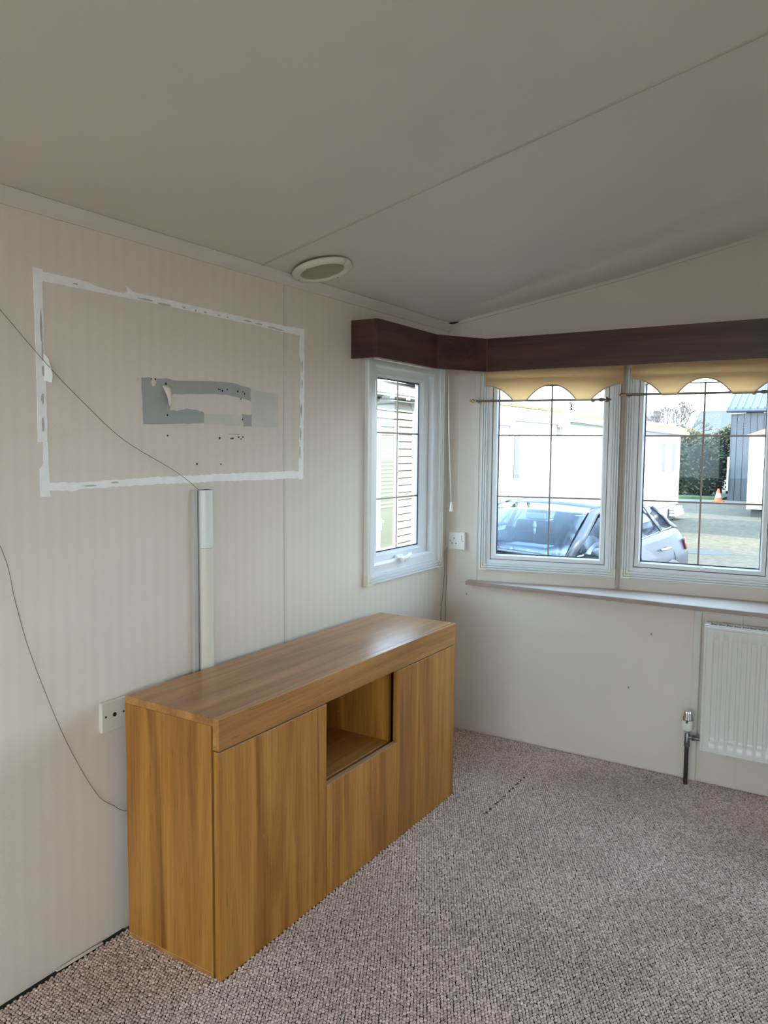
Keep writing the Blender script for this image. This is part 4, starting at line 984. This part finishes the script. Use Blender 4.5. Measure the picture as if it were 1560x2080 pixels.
# conifer and street pole behind the white caravan roof
cf = thing('conifer', (-7.4, 23.8, GZ), 'small round green conifer above the white caravan roof', 'tree')
mb = MB(); vs = []; fs = []
for i in range(1500):
    u = random.random()**.6; z = .2+3.0*(1-u)+.0; r = .50*u*random.uniform(.5, 1)+.05; a = random.uniform(0, 2*math.pi); p = Vector((-7.4+r*math.cos(a), 23.8+r*math.sin(a), z))
    d = Vector((math.cos(a), math.sin(a), -.4))*.14; c_ = Vector((-math.sin(a), math.cos(a), 0))*.05; k = len(vs); vs += [p, p+d*.5+c_, p+d, p+d*.5-c_]; fs.append((k, k+1, k+2, k+3))
mb.add(vs, fs); mb.build('foliage', leafmat('conifer_leaf', (.10, .17, .07, 1)), cf, kind='stuff')
mb = MB(); mb.tube([(-7.4, 23.8, GZ), (-7.4, 23.8, 3.1)], [.12, .03], 8); mb.build('trunk', core_m, cf)
pl_ = thing('utility_pole', (-7.15, 26.6, GZ), 'thin utility pole rising beyond the white caravan roof', 'pole')
mb = MB(); mb.tube([(-7.15, 26.6, GZ), (-7.15, 26.6, 5.5)], .028, 8); pl_.location = (-7.15, 26.6, GZ); WP[pl_.name] = Vector((-7.15, 26.6, GZ)); mb.build('pole', mat('pole_grey', (.22, .21, .19, 1), .7, noise=.1), pl_)
MB().box(-7.4, -6.9, 26.56, 26.64, 2.55, 2.63).build('crossarm', mat('pole_grey', (.22, .21, .19, 1)), pl_)
# distant houses
h1 = thing('brick_house', (-14.2, 59, GZ), 'distant red brick house over the white caravan roof', 'house')
BRK = mat('distant_brick', (.12, .06, .04, 1), .9, noise=.15, nscale=1)
MB().box(-17.0, -11.9, 56.5, 62, GZ, 3.55).build('wall', BRK, h1)
MB().prism([(-17.1, 56.3, 3.5), (-11.75, 56.3, 3.5), (-11.95, 59, 4.05), (-16.9, 59, 4.05)], (0, 0, .08)).build('roof', mat('distant_tile', (.10, .065, .05, 1), .9, noise=.15), h1)
MB().box(-12.5, -12.1, 58, 58.5, 3.9, 4.5).build('chimney', BRK, h1)
h2 = thing('grey_roofed_house', (-7, 70, GZ), 'distant house with a wide grey slate roof behind the hedge', 'house')
MB().box(-11.0, -2, 67, 74, GZ, 3.0).build('wall', mat('render_white', (.28, .275, .26, 1), .9, noise=.1), h2)
MB().add([(-11.45, 66.6, 2.9), (-1.6, 66.6, 2.9), (-1.6, 74.5, 2.9), (-11.45, 74.5, 2.9), (-11.3, 70.5, 5.0), (-3.0, 70.5, 5.1)], [(0, 1, 5, 4), (1, 2, 5), (2, 3, 4, 5), (3, 0, 4)]).build('roof', mat('distant_slate', (.055, .058, .056, 1), .8, noise=.1, nscale=.7), h2)

# ------------------------------------------------------------------ car
car = thing('car', (-1.2, 4.8, GZ), 'silver-grey hatchback parked facing the end windows in the yard', 'car')
cd = Vector((.157, .988, 0)).normalized(); MCAR = Matrix.Translation((-1.57, 2.61, GZ)) @ Matrix(((cd.x, cd.y, 0, 0), (cd.y, -cd.x, 0, 0), (0, 0, 1, 0), (0, 0, 0, 1)))
PAINT = mat('car_paint', (.020, .024, .037, 1), .42, .2, noise=.02, coat=.2)
CGL = glass('car_glass', (.55, .62, .70, 1), .035)
CBLK = mat('car_black_trim', (.012, .012, .014, 1), .35, noise=.05)
CINT = mat('car_interior', (.02, .024, .035, 1), .8, noise=.1)
CLIT = mat('car_interior_pale', (.5, .52, .50, 1), .7, noise=.05)
# body sections: x, half width at bottom, max, belt ; z bottom, mid, belt ; centre z
ST = [(0.00, .62, .70, .60, .30, .50, .66, .69), (.10, .74, .82, .72, .22, .52, .74, .78), (.35, .80, .885, .78, .20, .55, .83, .88), (.80, .82, .905, .79, .20, .58, .92, .965),
      (1.15, .83, .91, .80, .20, .60, .985, 1.03), (1.45, .83, .915, .82, .20, .62, 1.00, 1.03), (2.2, .83, .92, .83, .20, .64, 1.02, 1.03), (3.0, .83, .925, .82, .20, .66, 1.07, 1.07),
      (3.6, .82, .93, .79, .22, .70, 1.11, 1.11), (4.05, .79, .905, .73, .26, .72, 1.11, 1.11), (4.28, .74, .85, .68, .34, .70, 1.03, 1.05), (4.36, .66, .76, .60, .42, .66, .90, .92)]
rows = []
for x, wb0, wm, wt, z0, z1, z2, z3 in ST:
    half = [(wb0, z0), (wm*.985, z0+.12), (wm, z1), (wm*.985, z1+.14), (wt+.045, z2-.03), (wt, z2), (wt*.6, z2+(z3-z2)*.7), (0, z3)]
    rows.append([(x, y, z) for y, z in half] + [(x, -y, z) for y, z in half[-2::-1]])
mb = MB(MCAR); mb.grid(rows); nc = len(rows[0]); mb.f.append(tuple(range(nc))); mb.f.append(tuple((len(rows)-1)*nc+i for i in range(nc))[::-1])
body = autosmooth(mb.build('body', PAINT, car), 50); q = body.modifiers.new('sub', 'SUBSURF'); q.levels = 1; q.render_levels = 2
# greenhouse: roof skin, pillars, windows
RF = [(2.02, .565, 1.405), (2.35, .585, 1.455), (2.8, .590, 1.468), (3.3, .575, 1.450), (3.75, .545, 1.395), (4.02, .515, 1.330)]
rows = []
for x, hw, z in RF: rows.append([(x+.05*abs(t)**3*(1 if x < 2.1 else 0), hw*t, z-.050*abs(t)**3) for t in (-1, -.9, -.7, -.4, 0, .4, .7, .9, 1)])
rf = autosmooth(MB(MCAR).grid(rows).build('roof', PAINT, car, solid=.025), 60)
def strip(pts_a, pts_b, nm, m, th=.02, par=None, lab=None): return autosmooth(MB(MCAR).grid([pts_a, pts_b]).build(nm, m, par or car, solid=th, label=lab), 60)
for s in (1, -1):
    strip([(1.20, .745*s, .985), (1.55, .69*s, 1.16), (2.03, .590*s, 1.375), (2.36, .612*s, 1.42)], [(1.33, .79*s, .99), (1.70, .735*s, 1.16), (2.12, .635*s, 1.34), (2.36, .632*s, 1.385)], 'windscreen_pillar', PAINT, .03)
    strip([(2.30, .585*s, 1.425), (2.8, .592*s, 1.435), (3.3, .577*s, 1.415), (3.75, .547*s, 1.365), (4.0, .518*s, 1.31)], [(2.30, .620*s, 1.395), (2.8, .626*s, 1.405), (3.3, .612*s, 1.385), (3.72, .585*s, 1.325), (3.95, .575*s, 1.26)], 'roof_rail', PAINT, .02)
    strip([(2.62, .826*s, 1.01), (2.64, .640*s, 1.39)], [(2.72, .828*s, 1.01), (2.70, .640*s, 1.39)], 'door_pillar', CBLK, .015)
    strip([(3.80, .775*s, 1.11), (3.72, .70*s, 1.24), (3.60, .612*s, 1.355)], [(4.22, .700*s, 1.06), (4.05, .62*s, 1.18), (3.97, .565*s, 1.27)], 'rear_pillar', PAINT, .03)
    strip([(1.33, .800*s, 1.000), (1.75, .735*s, 1.18), (2.15, .648*s, 1.335), (2.63, .640*s, 1.375)], [(1.36, .810*s, 1.0), (1.8, .822*s, 1.005), (2.2, .828*s, 1.01), (2.63, .826*s, 1.015)], 'side_window', CGL, .004)
    strip([(2.71, .632*s, 1.40), (3.0, .630*s, 1.395), (3.42, .626*s, 1.37), (3.66, .645*s, 1.31)], [(2.71, .826*s, 1.03), (3.0, .822*s, 1.065), (3.45, .805*s, 1.095), (3.80, .780*s, 1.11)], 'side_window', CGL, .004)
    strip([(1.34, .812*s, .985), (2.0, .834*s, 1.000), (2.8, .836*s, 1.042), (3.78, .79*s, 1.105)], [(1.34, .818*s, 1.002), (2.0, .834*s, 1.020), (2.8, .834*s, 1.056), (3.78, .788*s, 1.120)], 'window_trim', CHROME, .006)
    strip([(1.50, .755*s, 1.0), (1.52, .76*s, 1.10)], [(1.60, .80*s, 1.0), (1.56, .765*s, 1.10)], 'quarter_frame', CBLK, .012)
rows = []
for u in (0, .2, .4, .6, .8, 1): rows.append([(1.13+.86*u+(-.10+.03*u)*(1-t*t)+.10-.02, t*(.745-.165*u), .995+.415*u+.030*(1-t*t)+.03*math.sin(math.pi*u)) for t in (-1, -.75, -.5, -.25, 0, .25, .5, .75, 1)])
autosmooth(MB(MCAR).grid(rows).build('windscreen', CGL, car, solid=.004), 60)
strip([(1.04, t*.74, .985+.035*(1-t*t)) for t in (-1, -.5, 0, .5, 1)], [(1.16-.02*(1-t*t), t*.74, .998+.032*(1-t*t)) for t in (-1, -.5, 0, .5, 1)], 'cowl', CBLK, .01)
strip([(3.99, t*.5, 1.325-.04*t*t) for t in (-1, -.5, 0, .5, 1)], [(4.24, t*.62, 1.06) for t in (-1, -.5, 0, .5, 1)], 'rear_window', CGL, .005)
strip([(3.9, t*.5, 1.345-.03*t*t) for t in (-1, -.5, 0, .5, 1)], [(4.10, t*.49, 1.315-.03*t*t) for t in (-1, -.5, 0, .5, 1)], 'spoiler', PAINT, .02)
MB(MCAR).tube([(1.17, -.05, 1.035), (1.19, .25, 1.035), (1.22, .55, 1.01)], .008, 6).build('wiper', CBLK, car); MB(MCAR).tube([(1.16, -.60, 1.02), (1.16, -.3, 1.04), (1.17, -.02, 1.04)], .008, 6).build('wiper', CBLK, car)
for s in (1, -1):
    mb = MB(MCAR); mb.lathe([(0, .03), (.03, .085), (.09, .10), (.15, .085), (.17, .03)], (1.48, .90*s-.0, 1.045), (0, s, 0), 14)
    for i, p in enumerate(mb.v): pass
    mr_ = autosmooth(mb.build('door_mirror', PAINT, car), 60); mr_.scale = (1, 1, .72)
    MB(MCAR).box(1.46, 1.52, .78*s if s > 0 else -.92, .92 if s > 0 else -.78, .985, 1.01).build('mirror_arm', CBLK, car)
    MB(MCAR).tube([(3.18, .915*s, .90), (3.26, .945*s, .905), (3.38, .945*s, .91), (3.44, .915*s, .91)], .014, 8).build('door_handle', CHROME, car, smooth=True)
    # wheels, arches
    for wx in (.85, 3.48):
        mb = MB(MCAR); mb.lathe([(0, .20), (.01, .31), (.05, .33), (.17, .33), (.20, .31), (.21, .18)], (wx, .735*s, .33), (0, s, 0), 28); tyre = autosmooth(mb.build('wheel', mat('tyre', (.02, .02, .02, 1), .8, noise=.1), car))
        mb = MB(MCAR); mb.lathe([(0, .19), (.02, .20), (.03, .06), (.035, .01)], (wx, (.735+.19)*s, .33), (0, s, 0), 20); mb.build('rim', CHROME, tyre)
        rows = []
        for k in range(13):
            a = math.pi*k/12; rows.append([(wx+r*math.cos(a), yy_*s, .33+r*math.sin(a)) for r, yy_ in ((.36, .915), (.40, .935), (.43, .925))])
        MB(MCAR).grid(rows).build('wheel_arch', CBLK, car, solid=.01)
    strip([(3.36, .822*s, 1.09), (3.28, .64*s, 1.375)], [(3.40, .820*s, 1.092), (3.32, .64*s, 1.372)], 'door_pillar', CBLK, .012)
    # rear and front lamps
    strip([(4.00, .878*s, .96), (4.00, .898*s, .83)], [(4.18, .815*s, .96), (4.19, .835*s, .83)], 'rear_lamp', mat('lamp_red', (.16, .035, .03, 1), .4, noise=.05), .02)
    strip([(.10, .78*s, .70), (.10, .80*s, .58)], [(.50, .88*s, .80), (.45, .90*s, .70)], 'head_lamp', mat('lamp_clear', (.6, .62, .64, 1), .1, noise=.05), .02)
    # shut lines
    for xs in (2.67, 3.60): MB(MCAR).tube([(xs, .845*s, .99), (xs+.01, .925*s, .78), (xs, .918*s, .40)], .004, 5).build('shut_line', CBLK, car)
# cabin
MB(MCAR).box(1.35, 4.0, -.74, .74, .55, .90).build('cabin_floor', CINT, car)
MB(MCAR).prism([(1.18, -.70, .90), (1.75, -.70, .90), (1.70, -.70, 1.03), (1.40, -.70, 1.04), (1.20, -.70, 1.00)], (0, 1.4, 0)).build('dashboard', CINT, car)
for s, lx in ((-.37, 2.45), (.37, 2.45), (-.37, 3.35), (.37, 3.35)):
    MB(MCAR).prism([(lx-.45, s-.24, .62), (lx, s-.24, .62), (lx+.22, s-.24, 1.18), (lx+.10, s-.24, 1.20), (lx-.08, s-.24, .80), (lx-.45, s-.24, .80)], (0, .48, 0)).build('seat', CINT, car, bevel=.03)
    MB(MCAR).box(lx+.12, lx+.22, s-.12, s+.12, 1.20, 1.34).build('headrest', CINT, car, bevel=.02)
mb = MB(MCAR); P = [(1.86+.07*math.sin(a), -.37+.18*math.cos(a), 1.02+.17*math.sin(a)) for a in [2*math.pi*k/24 for k in range(25)]]; mb.tube(P, .014, 8); mb.build('steering_wheel', CINT, car, smooth=True)
MB(MCAR).box(1.94, 1.97, -.12, .12, 1.275, 1.335).build('rear_view_mirror', CLIT, car, bevel=.008)
mb = MB(MCAR); mb.lathe([(0, .002), (.04, .018), (.07, .010), (.09, .022), (.13, .016), (.15, .004)], (1.93, 0, 1.10), (0, 0, 1), 10); mb.build('hanging_ornament', mat('ornament_white', (.7, .7, .66, 1), .6, noise=.05), car, label='small white ornament hanging from the mirror')
MB(MCAR).box(1.35, 1.55, .0, .45, 1.045, 1.055).build('dashboard_paper', CLIT, car)
